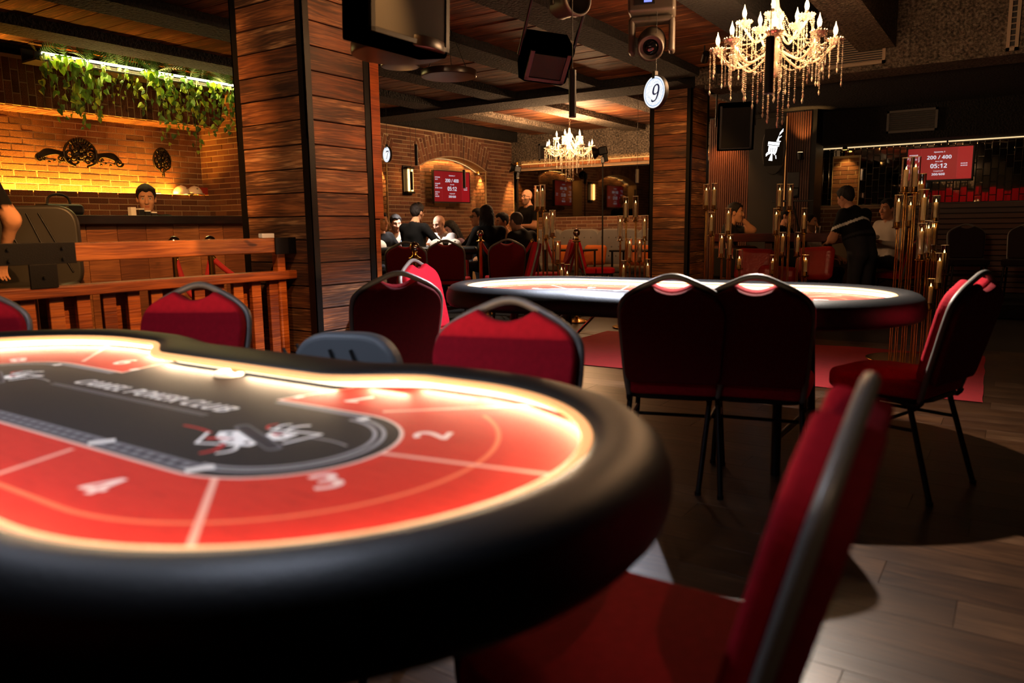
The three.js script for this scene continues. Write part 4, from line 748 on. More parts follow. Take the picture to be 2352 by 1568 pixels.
// ------------------------------------------------------------------ lightbox logo
{
  const tx = canvasTex(256, 512, (c) => {
    c.clearRect(0, 0, 256, 512); c.fillStyle = '#000'; c.fillRect(0, 0, 256, 512); c.fillStyle = '#fff'; c.strokeStyle = '#fff'; c.lineCap = 'round';
    c.save(); c.translate(128, 215); c.rotate(0.16);
    c.fillRect(-80, -30, 160, 40); c.fillRect(-80, 18, 160, 9); c.fillRect(30, -52, 60, 14);
    c.beginPath(); c.moveTo(-62, 30); c.lineTo(62, 30); c.quadraticCurveTo(66, 120, 36, 150); c.quadraticCurveTo(20, 120, 8, 130); c.lineTo(26, 228); c.lineTo(-30, 228); c.lineTo(-8, 130); c.quadraticCurveTo(-30, 130, -40, 150); c.quadraticCurveTo(-66, 110, -62, 30); c.fill();
    c.beginPath(); c.moveTo(30, -52); c.lineTo(52, -130); c.lineTo(64, -52); c.fill();
    c.lineWidth = 12; for (const [a, b, d, e] of [[56, -140, 92, -190], [58, -158, 92, -215], [62, -95, 84, -118], [-78, 150, -62, 120], [-74, 170, -54, 142], [58, 150, 70, 190]]) { c.beginPath(); c.moveTo(a, b); c.lineTo(d, e); c.stroke(); }
    c.fillStyle = '#000'; for (const x of [-30, 0, 30]) c.fillRect(x, 50, 6, 60); c.fillRect(-34, -26, 4, 32); c.fillRect(18, -26, 4, 32); c.restore();
  });
  const s = thing('lit_emblem_sign', 'white glowing jester-card emblem on a black oval board', 'sign', [-3.04, 2.2, -11.36]);
  const sh3 = new THREE.Shape(); sh3.absellipse(0, 0, 0.16, 0.36, 0, 2 * PI);
  part('board', new THREE.ExtrudeGeometry(sh3, { depth: 0.04, bevelEnabled: true, bevelSize: 0.005, bevelThickness: 0.005, bevelSegments: 2 }).translate(0, 0, -0.03), M.blackPlastic, s);
  part('emblem_light', new THREE.PlaneGeometry(0.26, 0.52).translate(0, 0.02, 0.0175), std({ name: 'emblem sign glow', color: 0x000000, emissive: 0xffffff, emissiveMap: tx, emissiveIntensity: 1.8 }), s);
  part('standoff', rb(0.08, 0.08, 0.08, 0.01, 0, 0, -0.06), M.blackMetal, s);
}
{ // slanted wall-washer lamp right of the logo
  const s = thing('wall_spotlight', 'small spotlight shining up the slatted wall beside the emblem', 'spotlight', [-2.66, 2.02, -11.3], 0); part('body', cyl(0.03, 0.045, 0.1, 0, 0, 0), M.blackMetal, s); part('lamp_face', cyl(0.035, 0.035, 0.004, 0, 0.1, 0), glow(0xffd8a0, 4, 'spot lamp glow'), s); part('bracket', rb(0.03, 0.03, 0.2, 0.004, 0, 0.03, -0.1), M.blackMetal, s);
  spotLight(s, 0xffb868, 4, [0, 0.115, 0], [0, 1, -0.22], 0.6, 0.5);
}
function downlight(pos, to, cd, angle, color, label, pen = 0.5) { // added helper spot with an invented cylindrical housing
  const d = thing('added_spotlight', label, 'spotlight', pos); const dir = V(...to).sub(V(...pos)).normalize(), q = new THREE.Quaternion().setFromUnitVectors(V(0, -1, 0), dir);
  const g = cyl(0.034, 0.034, 0.1, 0, 0, 0, 18).applyQuaternion(q), f = cyl(0.029, 0.029, 0.004, 0, -0.004, 0, 18).applyQuaternion(q);
  part('body', g, M.blackMetal, d); part('lamp_face', f, glow(color, 6, 'spot lamp glow'), d); part('stem', bar([0, 0.05, 0], [0, 0.14, 0], 0.008), M.blackMetal, d);
  const s = dir.clone().multiplyScalar(0.008), e = dir.clone(); spotLight(d, color, cd, [s.x, s.y, s.z], [e.x, e.y, e.z], angle, pen, 1); return d;
}
// ------------------------------------------------------------------ hanging planter with light line over the reception
const leafGeo = (() => { // heart-shaped leaf, hanging along -y, slightly cupped
  const o = [[0, 0.02], [0.34, 0.1], [0.46, -0.16], [0.34, -0.5], [0.12, -0.82], [0, -1], [-0.12, -0.82], [-0.34, -0.5], [-0.46, -0.16], [-0.34, 0.1]]; const pos = [], z = (x, y) => -0.5 * x * x + 0.12 * Math.sin(y * 3);
  const c = [0, -0.35]; for (let i = 0; i < o.length; i++) { const a = o[i], b = o[(i + 1) % o.length]; pos.push(c[0], c[1], 0.03, b[0], b[1], z(...b), a[0], a[1], z(...a)); }
  const g = new THREE.BufferGeometry(); g.setAttribute('position', new THREE.Float32BufferAttribute(pos, 3)); g.computeVertexNormals(); return g;
})();
const leafMats = [0x4f7a1c, 0x6d8f22, 0x3c6416, 0x86a32c, 0x2f5516].map(c => phys({ color: c, roughness: 0.7, transmission: 0.35, thickness: 0, side: THREE.DoubleSide }));
const fernMat = phys({ color: 0x2c5218, roughness: 0.75, transmission: 0.3, thickness: 0, side: THREE.DoubleSide });
{
  const t = thing('hanging_planter', 'long black planter with a light line hung over the reception', 'planter', [-7.45, 2.66, -4.5]);
  part('trough', join([rb(0.26, 0.02, 2.1, 0.004, 0.03, -0.01, 0), rb(0.015, 0.12, 2.1, 0.004, -0.09, 0.05, 0), rb(0.015, 0.06, 2.1, 0.004, 0.132, 0.03, 0)]), M.blackMetal, t);
  for (const z of [-0.9, 0, 0.9]) part('hanger', bar([0, 0.05, z], [0, 0.2, z], 0.008), M.blackMetal, t);
  part('led_strip', rb(0.02, 0.022, 1.98, 0.004, 0.15, 0.05, 0), glow(0xfff0b8, 4.5, 'planter led glow'), t);
  for (let i = 0; i < 4; i++) areaLight(t, 0xffe08a, POWER.shelfLed, 0.48, 0.02, [0.165, 0.036, -0.74 + i * 0.49], [0.42, -0.8, -0.74 + i * 0.49]);
  for (let i = 0; i < 2; i++) areaLight(t, 0xffd070, POWER.shelfLed * 0.1, 0.95, 0.02, [0.15, 0.064, -0.5 + i], [0.14, 1, -0.5 + i]);
}
const plantNames = ['dense trailing plant at the left end of the planter', 'yellow-green trailing plant beside the left end of planter', 'fine-leaved trailing plant in the left half of planter', 'bushy trailing plant with a fern at planter middle', 'long trailing plant reaching the small wall ornament', 'loose trailing plant right of the planter middle', 'leafy trailing plant at planter end next to the plank pillar'];
plantNames.forEach((label, k) => {
  const z0 = -3.62 - k * 0.292, t = thing('trailing_plant', label, 'plant', [-7.33, 2.68, z0], 0, 'trailing plants on the reception planter');
  const n = [5, 4, 4, 5, 5, 5, 4][k], lens = [[0.62, 0.5, 0.42, 0.55, 0.3], [0.42, 0.5, 0.3, 0.36], [0.2, 0.26, 0.16, 0.3], [0.45, 0.66, 0.3, 0.4, 0.25], [0.72, 0.55, 0.4, 0.6, 0.35], [0.3, 0.55, 0.5, 0.35, 0.25], [0.42, 0.3, 0.5, 0.36]][k];
  for (let s = 0; s < n; s++) {
    const L = lens[s] * 0.95, z = (s - n / 2) * 0.075 + rr(-0.02, 0.02), x = rr(-0.03, 0.08), sw = rr(-0.09, 0.09), pts = [[x - 0.06, 0.02, z], [x + 0.01, 0.03, z], [x + 0.03, -L * 0.35, z + sw * 0.4], [x + 0.02, -L * 0.7, z + sw * 0.8], [x, -L, z + sw]];
    part('stem', tube(pts, 0.0022, 16, 5), leafMats[2], t); const c = new THREE.CatmullRomCurve3(pts.map(p => V(...p))), m = Math.round(L / 0.03) + 3;
    for (let i = 0; i < m; i++) {
      const p = c.getPointAt((i + 0.5) / m), sc = (k === 2 ? 0.05 : 0.072) * rr(0.7, 1.25) * (1 - 0.35 * i / m);
      const lf = part('leaf', leafGeo, leafMats[Math.floor(rnd() * (k === 1 ? 4 : 5))], t, [p.x + rr(-0.02, 0.03), p.y + rr(-0.035, 0.0), p.z + rr(-0.045, 0.045)], [rr(-0.5, 0.6), rr(0.2, 2.8), rr(-0.9, 0.9)]); lf.scale.setScalar(sc);
    }
  }
  const top = k === 3 || k === 5 || k === 6 || k === 1 ? 8 : 4;
  for (let i = 0; i < top; i++) { // fern fronds and leaves standing above the trough
    const a = rr(-1.2, 1.2), fr = new THREE.Group(), L = rr(0.14, 0.3); fr.name = 'frond'; fr.position.set(rr(-0.08, 0.05), 0.03, rr(-0.12, 0.12)); fr.rotation.set(a, rr(0, 3), rr(-0.5, 0.5)); t.add(fr);
    const list = []; for (let j = 0; j < 12; j++) { const f = j / 12, w = L * 0.32 * Math.sin(PI * (0.12 + 0.86 * f)); for (const s of [-1, 1]) { const y = f * L, dz = f * f * 0.1; list.push(0, y, dz, s * w, y + 0.012 + w * 0.3, dz + 0.01, 0, y + L * 0.07, dz + 0.004); } }
    const g = new THREE.BufferGeometry(); g.setAttribute('position', new THREE.Float32BufferAttribute(list, 3)); g.computeVertexNormals(); part('leaflets', g, fernMat, fr).userData.kind = 'stuff';
  }
});
// ------------------------------------------------------------------ baroque wall ornaments
const iron = std({ color: 0x2a2622, metalness: 0.75, roughness: 0.36 });
function scroll(cx, cy, r, turns, dir, w) { const p = []; for (let i = 0; i <= 40; i++) { const f = i / 40, a = dir * f * turns * 2 * PI, q = r * (1 - f * 0.88); p.push([cx + Math.cos(a) * q, cy + Math.sin(a) * q, 0.02 + 0.02 * f]); } return tube(p, w, 48, 7); }
const crestGeo = (() => {
  const l = [lathe([[0.001, 0.03], [0.05, 0.028], [0.08, 0.012], [0.085, 0]], 20).rotateX(PI / 2).scale(1, 0.9, 1)];
  for (const s of [-1, 1]) { for (const [x, y, r, t, w] of [[0.06, 0.07, 0.055, 1.4, 0.012], [0.1, 0.0, 0.06, 1.5, 0.013], [0.07, -0.06, 0.05, 1.3, 0.011], [0.03, 0.1, 0.04, 1.3, 0.011], [0.02, -0.03, 0.035, 1.2, 0.01], [0.13, -0.05, 0.04, 1.2, 0.01]]) l.push(scroll(s * x, y, r, t, s, w)); l.push(tube([[0, 0.15, 0.03], [s * 0.07, 0.14, 0.03], [s * 0.14, 0.08, 0.03], [s * 0.165, 0, 0.03], [s * 0.14, -0.08, 0.03], [s * 0.06, -0.12, 0.03]], 0.013, 40, 8)); }
  for (let i = 0; i < 9; i++) { const a = (i - 4) * 0.2; l.push(new THREE.SphereGeometry(0.018, 10, 8).scale(0.7, 1.4, 1).rotateZ(-a).translate(Math.sin(a) * 0.13, Math.cos(a) * 0.13 + 0.02, 0.035)); }
  for (let i = 0; i < 14; i++) l.push(new THREE.SphereGeometry(rr(0.014, 0.024), 9, 7).translate(rr(-0.08, 0.08), rr(-0.08, 0.07), 0.035)); return join(l);
})();
const wingGeo = (s) => { const l = []; for (let i = 0; i < 6; i++) { const f = i / 5; l.push(tube([[s * 0.13, -0.06 + i * 0.012, 0.02], [s * (0.22 + f * 0.03), 0.01 + f * 0.035 - 0.02, 0.03], [s * (0.31 + f * 0.035), f * 0.045 - 0.02, 0.03], [s * (0.38 + f * 0.05), -0.05 - f * 0.005, 0.02]], 0.011, 26, 7)); } l.push(scroll(s * 0.4, -0.06, 0.05, 1.3, -s, 0.012), scroll(s * 0.2, -0.05, 0.035, 1.2, s, 0.01)); for (let i = 0; i < 5; i++) l.push(new THREE.SphereGeometry(0.014, 8, 6).translate(s * (0.16 + i * 0.05), -0.075 - (i % 2) * 0.015, 0.02)); return join(l); };
{
  const o = thing('wall_ornament', 'wide black baroque wall ornament with two wings', 'wall ornament', [-8.175, 1.935, -4.2], PI / 2);
  part('crest', crestGeo, iron, o); for (const s of [-1, 1]) part('wing', wingGeo(s), iron, o);
  const p = thing('wall_ornament', 'small black baroque rosette below the longest trailing plant', 'wall ornament', [-8.175, 1.93, -5.1], PI / 2);
  part('crest', crestGeo.clone().scale(0.62, 0.85, 1), iron, p); part('finial', join([scroll(0, -0.11, 0.04, 1.3, 1, 0.01), new THREE.SphereGeometry(0.02, 10, 8).scale(0.8, 1.8, 1).translate(0.01, -0.15, 0.02)]), iron, p);
}
// ------------------------------------------------------------------ caps, boxes, cards, bag
const capCrown = (() => { const g = new THREE.SphereGeometry(0.095, 24, 14, 0, 2 * PI, 0, PI / 2); g.scale(0.92, 1.02, 1.05); const p = g.attributes.position; for (let i = 0; i < p.count; i++) { const y = p.getY(i); if (y < 0.03) p.setX(i, p.getX(i) * (1 - (0.03 - y) * 0.8)); } g.computeVertexNormals(); return g; })();
const capBrim = (() => { const s = new THREE.Shape(); s.moveTo(-0.085, 0); s.quadraticCurveTo(-0.085, 0.085, 0, 0.1); s.quadraticCurveTo(0.085, 0.085, 0.085, 0); s.quadraticCurveTo(0, 0.015, -0.085, 0); const g = new THREE.ExtrudeGeometry(s, { depth: 0.004, bevelEnabled: false, curveSegments: 12 }).rotateX(PI / 2); const p = g.attributes.position; for (let i = 0; i < p.count; i++) p.setY(i, p.getY(i) - p.getX(i) ** 2 * 2); g.computeVertexNormals(); return g.translate(0, 0.008, 0.062); })();
const capTex = canvasTex(128, 64, c => { c.fillStyle = '#e6e3de'; c.fillRect(0, 0, 128, 64); c.strokeStyle = '#77736c'; c.lineWidth = 1.5; for (let i = 0; i < 7; i++) { c.beginPath(); c.moveTo(64 + rr(-4, 4), 32); c.lineTo(64 + Math.cos(i) * 8, 32 + Math.sin(i) * 6); c.stroke(); } });
function cap(pos, turn, label) { const t = thing('baseball_cap', label, 'cap', pos, turn, 'white caps'); const c = part('crown', capCrown, M.cloth, t); part('button', new THREE.SphereGeometry(0.006, 8, 6).translate(0, 0.097, 0), M.cloth, c); for (let i = 0; i < 3; i++) part('seam', new THREE.TorusGeometry(0.094, 0.0012, 4, 24, PI).scale(0.93, 1.02, 1).rotateY(i * PI / 3), M.white, c); part('brim', capBrim, M.cloth, t); part('emblem_print', new THREE.CircleGeometry(0.013, 5).translate(0, 0.05, 0.0965).rotateX(-0.15), std({ color: 0x8a857c }), c); return t; }
cap([-8.13, 1.565, -5.3], PI / 2 + 0.2, 'white cap on the alcove ledge, farther from the plank pillar');
cap([-8.13, 1.565, -5.47], PI / 2 - 0.2, 'white cap on the alcove ledge, next to the red box');
one('red_box', rb(0.07, 0.085, 0.09, 0.004, 0, 0.043, 0), std({ color: 0x8e2a14, roughness: 0.6 }), 'small red box on the alcove ledge beside the white caps', 'box', [-8.12, 1.562, -5.58]);
one('white_card', rb(0.06, 0.012, 0.09, 0.003, 0, 0.006, 0), M.white, 'flat white packet on the ledge behind the receptionist', 'box', [-8.12, 1.562, -4.98]);
{
  const pos = [-6.12, 1.271, 0];
  const dotTex = canvasTex(64, 128, c => { c.fillStyle = '#e2ddd2'; c.fillRect(0, 0, 64, 128); c.fillStyle = '#4a443c'; for (let i = 0; i < 16; i++) { c.save(); c.translate(12 + (i % 3) * 20, 12 + Math.floor(i / 3) * 22); c.rotate(0.8); c.fillRect(-5, -3, 10, 6); c.restore(); } });
  one('card_box', rb(0.05, 0.07, 0.045, 0.003, 0, 0.035, 0), std({ map: dotTex, roughness: 0.5 }), 'white patterned card box standing on the reception counter', 'box', [-6.12, 1.271, -3.53]);
  [['tallest', 0.055, -3.6], ['middle', 0.04, -3.655], ['lowest', 0.028, -3.71]].forEach(([n, h, z]) => { const b = one('display_box', rb(0.05, h, 0.045, 0.002, 0, h / 2, 0), M.blackPlastic, `${n} small black box with white lid beside the card box`, 'box', [-6.12, 1.271, z]); part('lid', rb(0.051, 0.012, 0.046, 0.002, 0, h, 0), M.white, b); });
  const bag = thing('leather_bag', 'black leather bag with round handle on reception counter', 'bag', [-6.25, 1.271, -3.02], 0.2); part('body', rb(0.16, 0.09, 0.34, 0.035, 0, 0.045, 0, 4), M.leather, bag); part('handle', tube([[0, 0.08, -0.1], [0, 0.14, -0.08], [0, 0.165, 0], [0, 0.14, 0.08], [0, 0.08, 0.1]], 0.009, 30, 8), M.leather, bag); part('buckle', rb(0.01, 0.02, 0.03, 0.003, 0.085, 0.06, 0), M.gold, bag);
}
// added helper spots lighting the alcove front, the pillars and the floor
downlight([-2.6, 2.68, -1.2], [-3.86, 1.9, -3.15], POWER.pillarSpot * 0.6, 0.62, 0xffd2a0, 'added black ceiling spot aimed at the front of the near pillar');  // this and the next two are added to light the pillar planks
downlight([-1.75, 2.68, -3.7], [-3.54, 1.7, -3.4], POWER.pillarSpot * 0.6, 0.62, 0xffb878, 'added black ceiling spot aimed at the inner side of near pillar');
downlight([-2.6, 2.66, -7.2], [-3.6, 1.6, -8.82], POWER.pillarSpot * 0.9, 0.5, 0xffb060, 'added black ceiling spot aimed at the far pillar');
downlight([-1.5, 2.68, -2.5], [-3.75, 0.95, -2.2], POWER.pillarSpot * 2.2, 0.42, 0xffb468, 'added black ceiling spot aimed at the timber railing');  // added only to brighten the railing face
downlight([-3.2, 2.68, -1.6], [-5.9, 1.0, -3.8], POWER.pillarSpot * 2.6, 0.5, 0xffb060, 'added black ceiling spot aimed at the reception counter');  // added because the counter boards stayed too dim
downlight([-3.75, 2.62, -11.2], [-3.85, 1.2, -11.5], 8, 0.7, 0xffa050, 'added black ceiling spot washing the slatted timber wall');  // added fitting for the wash on the slats
downlight([1.1, 2.75, 0.3], [-0.1, 0.86, -1.05], 3, 0.17, 0xffd8b0, 'added black ceiling spot behind the viewer aimed at the nearest chair');  // unseen lamp added to light the chair back
{ // lit brick pier between the mirror tiles
  const p = wallFrame('wall_back', [0, 0, -12.36], 0, 'brick pier beside the mirror tiles'); part('mortar_bed', span(-2.43, -2.05, 1.36, 2.12, -0.03, 0.006), M.mortarDark, p);
  layBricks(courses(-2.42, -2.06, 1.4, 2.1, null, () => 0), p, brickMats);
  downlight([-2.24, 2.2, -12.2], [-2.24, 1.5, -12.36], 1.6, 0.7, 0xffc060, 'small added spotlight over the brick pier beside the mirror tiles');  // lamp added to brighten the pier bricks
}
// ------------------------------------------------------------------ candle stands
const glassG = (h, r) => lathe([[r * 0.9, 0], [r, 0], [r, h], [r - 0.003, h], [r - 0.003, 0.003], [r * 0.9, 0.003]], 22);
const candleFlame = lathe([[0.0005, 0], [0.005, 0.004], [0.0062, 0.01], [0.004, 0.02], [0.0005, 0.032]], 10);
function candleStand(pos, label, tubes, baseR = 0.2) { // tubes: [dx, dz, cup height, glass height, candle height]
  const t = thing('candle_stand', label, 'candle holder', pos, 0);
  part('base', lathe([[0.001, 0], [baseR, 0], [baseR, 0.012], [baseR - 0.01, 0.016], [0.001, 0.016]], 32), M.gold, t);
  for (const [dx, dz, h, gh, ch, r = 0.033] of tubes) {
    part('rod', cyl(0.0065, 0.0065, h, dx, 0.012, dz, 10), M.gold, t);
    part('rod', cyl(0.005, 0.005, h, dx + 0.016, 0.012, dz + 0.01, 10), M.gold, t);
    const cup = part('cup', lathe([[0.001, -0.012], [0.012, -0.012], [0.016, -0.002], [r + 0.006, 0], [r + 0.008, 0.006], [r - 0.012, 0.012], [r - 0.014, 0.05], [r - 0.017, 0.05], [0.001, 0.01]], 20), M.gold, t, [dx, h, dz]);
    const gt = part('glass_tube', glassG(gh, r), M.glass, t, [dx, h + 0.007, dz]); part('glass_rim', new THREE.TorusGeometry(r - 0.0015, 0.0021, 6, 24).rotateX(PI / 2).translate(0, gh, 0), M.glassRim, gt);
    const c = part('candle', lathe([[0.001, 0], [r * 0.52, 0], [r * 0.52, ch - 0.004], [r * 0.44, ch], [r * 0.2, ch - 0.005], [0.001, ch - 0.006]], 16), M.wax, t, [dx, h + 0.014, dz]);
    part('flame', candleFlame, M.flame, c, [0, ch - 0.004, 0]);
    pointLight(c, 0xffb050, POWER.candle, [0, ch + 0.012, 0], 0.25);
  }
  return t;
}
// offsets are along the picture's width (a) and depth (b) of the stand
const ax = (a, b) => [a * 0.831 + b * -0.556, a * -0.556 * -1 * -1 + b * -0.831];
const tb = (list) => list.map(([a, b, h, g, c, r]) => { const [x, z] = [a * 0.831 - b * 0.556, -a * 0.556 - b * 0.831]; return [x, z, h, g, c, r]; });
candleStand([-0.735, 0, -6.99], 'tall brass candle stand in front of the right-hand television', tb([[-0.085, 0, 1.37, 0.27, 0.17, 0.036], [0.0, 0.02, 1.37, 0.28, 0.19, 0.036], [-0.1, 0.06, 1.09, 0.26, 0.2], [0.02, 0.1, 1.1, 0.24, 0.16], [0.085, 0.02, 1.1, 0.29, 0.22, 0.036], [0.1, 0.1, 1.27, 0.25, 0.16], [0.03, -0.08, 0.83, 0.29, 0.22, 0.034], [0.1, -0.05, 0.84, 0.3, 0.23, 0.034], [0.19, 0.03, 1.12, 0.22, 0.16, 0.03], [0.17, 0.0, 0.9, 0.23, 0.18, 0.03], [0.18, -0.1, 0.6, 0.28, 0.21, 0.036], [0.27, 0.0, 0.7, 0.24, 0.17, 0.03], [0.09, -0.16, 0.44, 0.24, 0.17, 0.03]]), 0.3);
candleStand([-2.72, 0, -7.95], 'brass candle stand before the slatted timber wall, left one', tb([[-0.09, 0, 1.29, 0.26, 0.19], [0, 0.03, 1.29, 0.27, 0.2], [-0.05, -0.08, 1.02, 0.24, 0.18], [0.15, 0, 1.02, 0.28, 0.22, 0.036], [0.1, 0.05, 0.78, 0.25, 0.2], [0.16, -0.06, 0.77, 0.25, 0.2], [0.28, 0, 0.66, 0.2, 0.1, 0.036]]));
candleStand([-2.11, 0, -8.32], 'brass candle stand before the slatted timber wall, right one', tb([[-0.04, 0, 1.27, 0.27, 0.2], [0.08, 0.03, 1.27, 0.27, 0.2], [-0.08, -0.04, 1.02, 0.27, 0.2], [0.23, 0, 1.03, 0.26, 0.18], [0.03, 0.05, 0.79, 0.25, 0.2], [0.15, -0.06, 0.79, 0.25, 0.19], [-0.06, 0.07, 0.6, 0.2, 0.13], [0.25, -0.04, 0.58, 0.22, 0.16, 0.036]]));
candleStand([-4.44, 0, -7.3], 'brass candle stand between the far chairs and the grey banquette', tb([[-0.07, 0, 1.31, 0.27, 0.2, 0.036], [-0.01, 0.03, 1.31, 0.28, 0.21, 0.036], [0.03, -0.03, 1.0, 0.28, 0.21, 0.036], [0.1, 0.0, 1.02, 0.29, 0.23, 0.036], [0.155, 0, 0.72, 0.25, 0.2, 0.036], [0.2, 0.04, 0.5, 0.22, 0.14], [0.26, -0.02, 0.48, 0.23, 0.12]]));
candleStand([-3.6, 0, -7.78], 'brass candle stand against the foot of the far pillar', tb([[-0.06, 0, 1.18, 0.26, 0.19, 0.03], [0.05, 0.02, 1.18, 0.27, 0.19, 0.03], [-0.12, 0.02, 0.97, 0.27, 0.2, 0.03], [0.15, 0, 0.97, 0.27, 0.2, 0.03], [-0.02, -0.04, 0.74, 0.25, 0.19, 0.03], [0.09, -0.04, 0.74, 0.25, 0.19, 0.03], [-0.09, -0.07, 0.5, 0.25, 0.17, 0.03], [0.19, 0.0, 0.52, 0.24, 0.16, 0.03]]));
// ------------------------------------------------------------------ rope stanchions
const stanG = { base: lathe([[0.001, 0], [0.155, 0], [0.16, 0.01], [0.1, 0.028], [0.03, 0.04], [0.024, 0.06], [0.001, 0.06]], 28), post: cyl(0.024, 0.024, 0.86, 0, 0.05, 0, 20), collar: lathe([[0.024, 0.88], [0.045, 0.885], [0.045, 0.9], [0.03, 0.905], [0.018, 0.93], [0.022, 0.95], [0.001, 0.95]], 22), ball: new THREE.SphereGeometry(0.042, 22, 16).translate(0, 0.985, 0), ring: new THREE.TorusGeometry(0.05, 0.005, 8, 26).rotateX(PI / 2).translate(0, 0.893, 0) };
function stanchion(pos, label, s = 1) { const t = thing('rope_stanchion', label, 'rope post', pos); t.scale.y = s; part('base', stanG.base, M.gold, t); part('post', stanG.post, M.gold, t); part('collar', stanG.collar, M.gold, t); part('ball', stanG.ball, M.chrome, t); part('ring', stanG.ring, M.gold, t); return t; }
function rope(a, b, sag, label) {
  const t = thing('velvet_rope', label, 'rope', a), d = V(...b).sub(V(...a)), pts = []; for (let i = 0; i <= 12; i++) { const f = i / 12; pts.push([d.x * f, d.y * f - sag * 4 * f * (1 - f), d.z * f]); }
  part('rope', tube(pts, 0.02, 40, 10), M.redRope, t); for (const e of [0, 12]) { const k = e ? 11 : 1; part('end_hook', join([bar(pts[e], [(pts[e][0] * 3 + pts[k][0]) / 4, (pts[e][1] * 3 + pts[k][1]) / 4, (pts[e][2] * 3 + pts[k][2]) / 4], 0.022, 12), new THREE.TorusGeometry(0.016, 0.004, 6, 14).translate(...pts[e])]), M.gold, t); }
}
stanchion([-5.2, 0.12, -3.3], 'rope post with black ball before the reception, farther from the plank pillar', 0.96);
stanchion([-5.0, 0.12, -3.46], 'rope post with black ball before the reception, closer to the plank pillar', 0.96);
rope([-5.2, 0.95, -3.3], [-5.0, 0.95, -3.46], 0.3, 'dark red rope between the two reception posts'); rope([-5.0, 0.95, -3.46], [-4.5, 0.95, -4.3], 0.28, 'dark red rope running from reception post behind the plank pillar');
stanchion([-4.19, 0, -4.82], 'brass rope post standing behind the red chair beside plank pillar', 1.0);
rope([-4.19, 0.9, -4.82], [-4.75, 0.86, -4.7], 0.28, 'red rope hanging to the left of the brass rope post');
stanchion([-5.55, far, -7.62], 'chrome-balled rope post in front of the dark-haired player', 1.02);
rope([-5.55, 0.97, -7.62], [-5.0, 0.97, -7.95], 0.3, 'red rope hanging from the chrome-balled rope post');
stanchion([-4.38, 0, -7.95], 'brass rope post among the candles before the grey banquette', 1.08);
rope([-4.38, 0.97, -7.95], [-5.2, 0.97, -8.6], 0.32, 'red rope sagging left of the candles before the banquette');
// ------------------------------------------------------------------ far room: platform, card table, chairs, banquette
struct('floor', span(-8.2, -4.35, 0, 0.12, -5.6, 2.0), std({ color: 0x4a4038, map: T.floor, roughness: 0.45 }), [0, 0, 0], 'raised reception floor');
{
  const t = thing('padded_table', 'black padded table carrying the white caps', 'table', [-6.5, far, -7.6], 0.588);
  part('tabletop', rb(1.5, 0.1, 0.5, 0.045, 0, 0.79, 0, 4), M.leather, t); part('frame', rb(1.35, 0.08, 0.4, 0.01, 0, 0.71, 0), M.blackMetal, t);
  for (const [x, z] of [[-0.6, -0.16], [0.6, -0.16], [-0.6, 0.16], [0.6, 0.16]]) part('leg', bar([x, 0.7, z], [x * 1.04, 0, z * 1.1], 0.018), M.chrome, t);
  const u = thing('padded_table', 'dark card table between the seated far players', 'table', [-7.2, far, -8.4], 0.588); part('tabletop', rb(1.0, 0.06, 0.34, 0.028, 0, 0.73, 0, 4), M.leather, u); for (const x of [-0.35, 0.35]) part('leg', cyl(0.04, 0.04, 0.7, x, 0, 0), M.blackMetal, u);
}
{ const f = structGroup('floor', [0, 0, 0], 'low platform under the far table'); part('deck', span(-8.2, -4.6, 0, far, -12.3, -6.3), M.concreteDark, f); }
cap([-6.9, 0.84 + far, -7.26], 0.6, 'white cap on the far card table edge, at the left end'); cap([-6.3, 0.84 + far, -7.68], 0.9, 'white cap on the far card table edge, middle one'); cap([-6.1, 0.84 + far, -7.81], 0.7, 'white cap on the far card table edge, right one');
chair([-5.6, far, -6.3], PI + 0.72, 'dark banquet chair in front of the far card table behind brass rope post', CG);
chair([-5.62, far, -7.1], PI + 0.5, 'dark red banquet chair right of the white caps', CG);
chair([-5.2, far, -7.62], PI + 0.72, 'dark banquet chair behind the long-haired player', CG);
chair([-4.78, far, -7.12], -0.95, 'bright red banquet chair seen from its side behind the long-haired player', CG);
chair([-5.0, far, -8.35], -0.95, 'red banquet chair left of the brass candles', CG);
chair([-4.95, far, -9.6], 2.15, 'red banquet chair alone in front of the grey banquette', CG);
function sofa(x0, x1, z, label) {
  const w = x1 - x0, t = thing('tufted_banquette', label, 'sofa', [(x0 + x1) / 2, 0, z]);
  part('base', rb(w, 0.3, 0.55, 0.02, 0, 0.2, 0.1), M.sofa, t); part('seat', rb(w - 0.02, 0.13, 0.55, 0.05, 0, 0.41, 0.12, 4), M.sofa, t);
  const back = part('backrest', (() => { const s = new THREE.Shape(); const h = 0.6; s.moveTo(-w / 2 + 0.02, 0.42); s.lineTo(w / 2 - 0.02, 0.42); s.lineTo(w / 2, 0.95); s.quadraticCurveTo(w / 2, 1.06, w / 2 - 0.16, 1.06); s.lineTo(-w / 2 + 0.16, 1.06); s.quadraticCurveTo(-w / 2, 1.06, -w / 2, 0.95); s.closePath(); return boxUV(new THREE.ExtrudeGeometry(s, { depth: 0.06, bevelEnabled: true, bevelThickness: 0.05, bevelSize: 0.03, bevelSegments: 4 }).translate(0, 0, -0.2)); })(), M.sofa, t);
  for (let r = 0; r < 3; r++) for (let c = 0; c < 5; c++) part('button', new THREE.SphereGeometry(0.016, 8, 6).scale(1, 1, 0.5).translate(-w / 2 + (c + 0.5 + (r % 2) * 0.4) * w / 5.4, 0.62 + r * 0.16, -0.088), M.grey, back);
  for (const s of [-1, 1]) part('leg', cyl(0.02, 0.015, 0.06, s * (w / 2 - 0.08), 0, 0.3), M.blackMetal, t); return t;
}
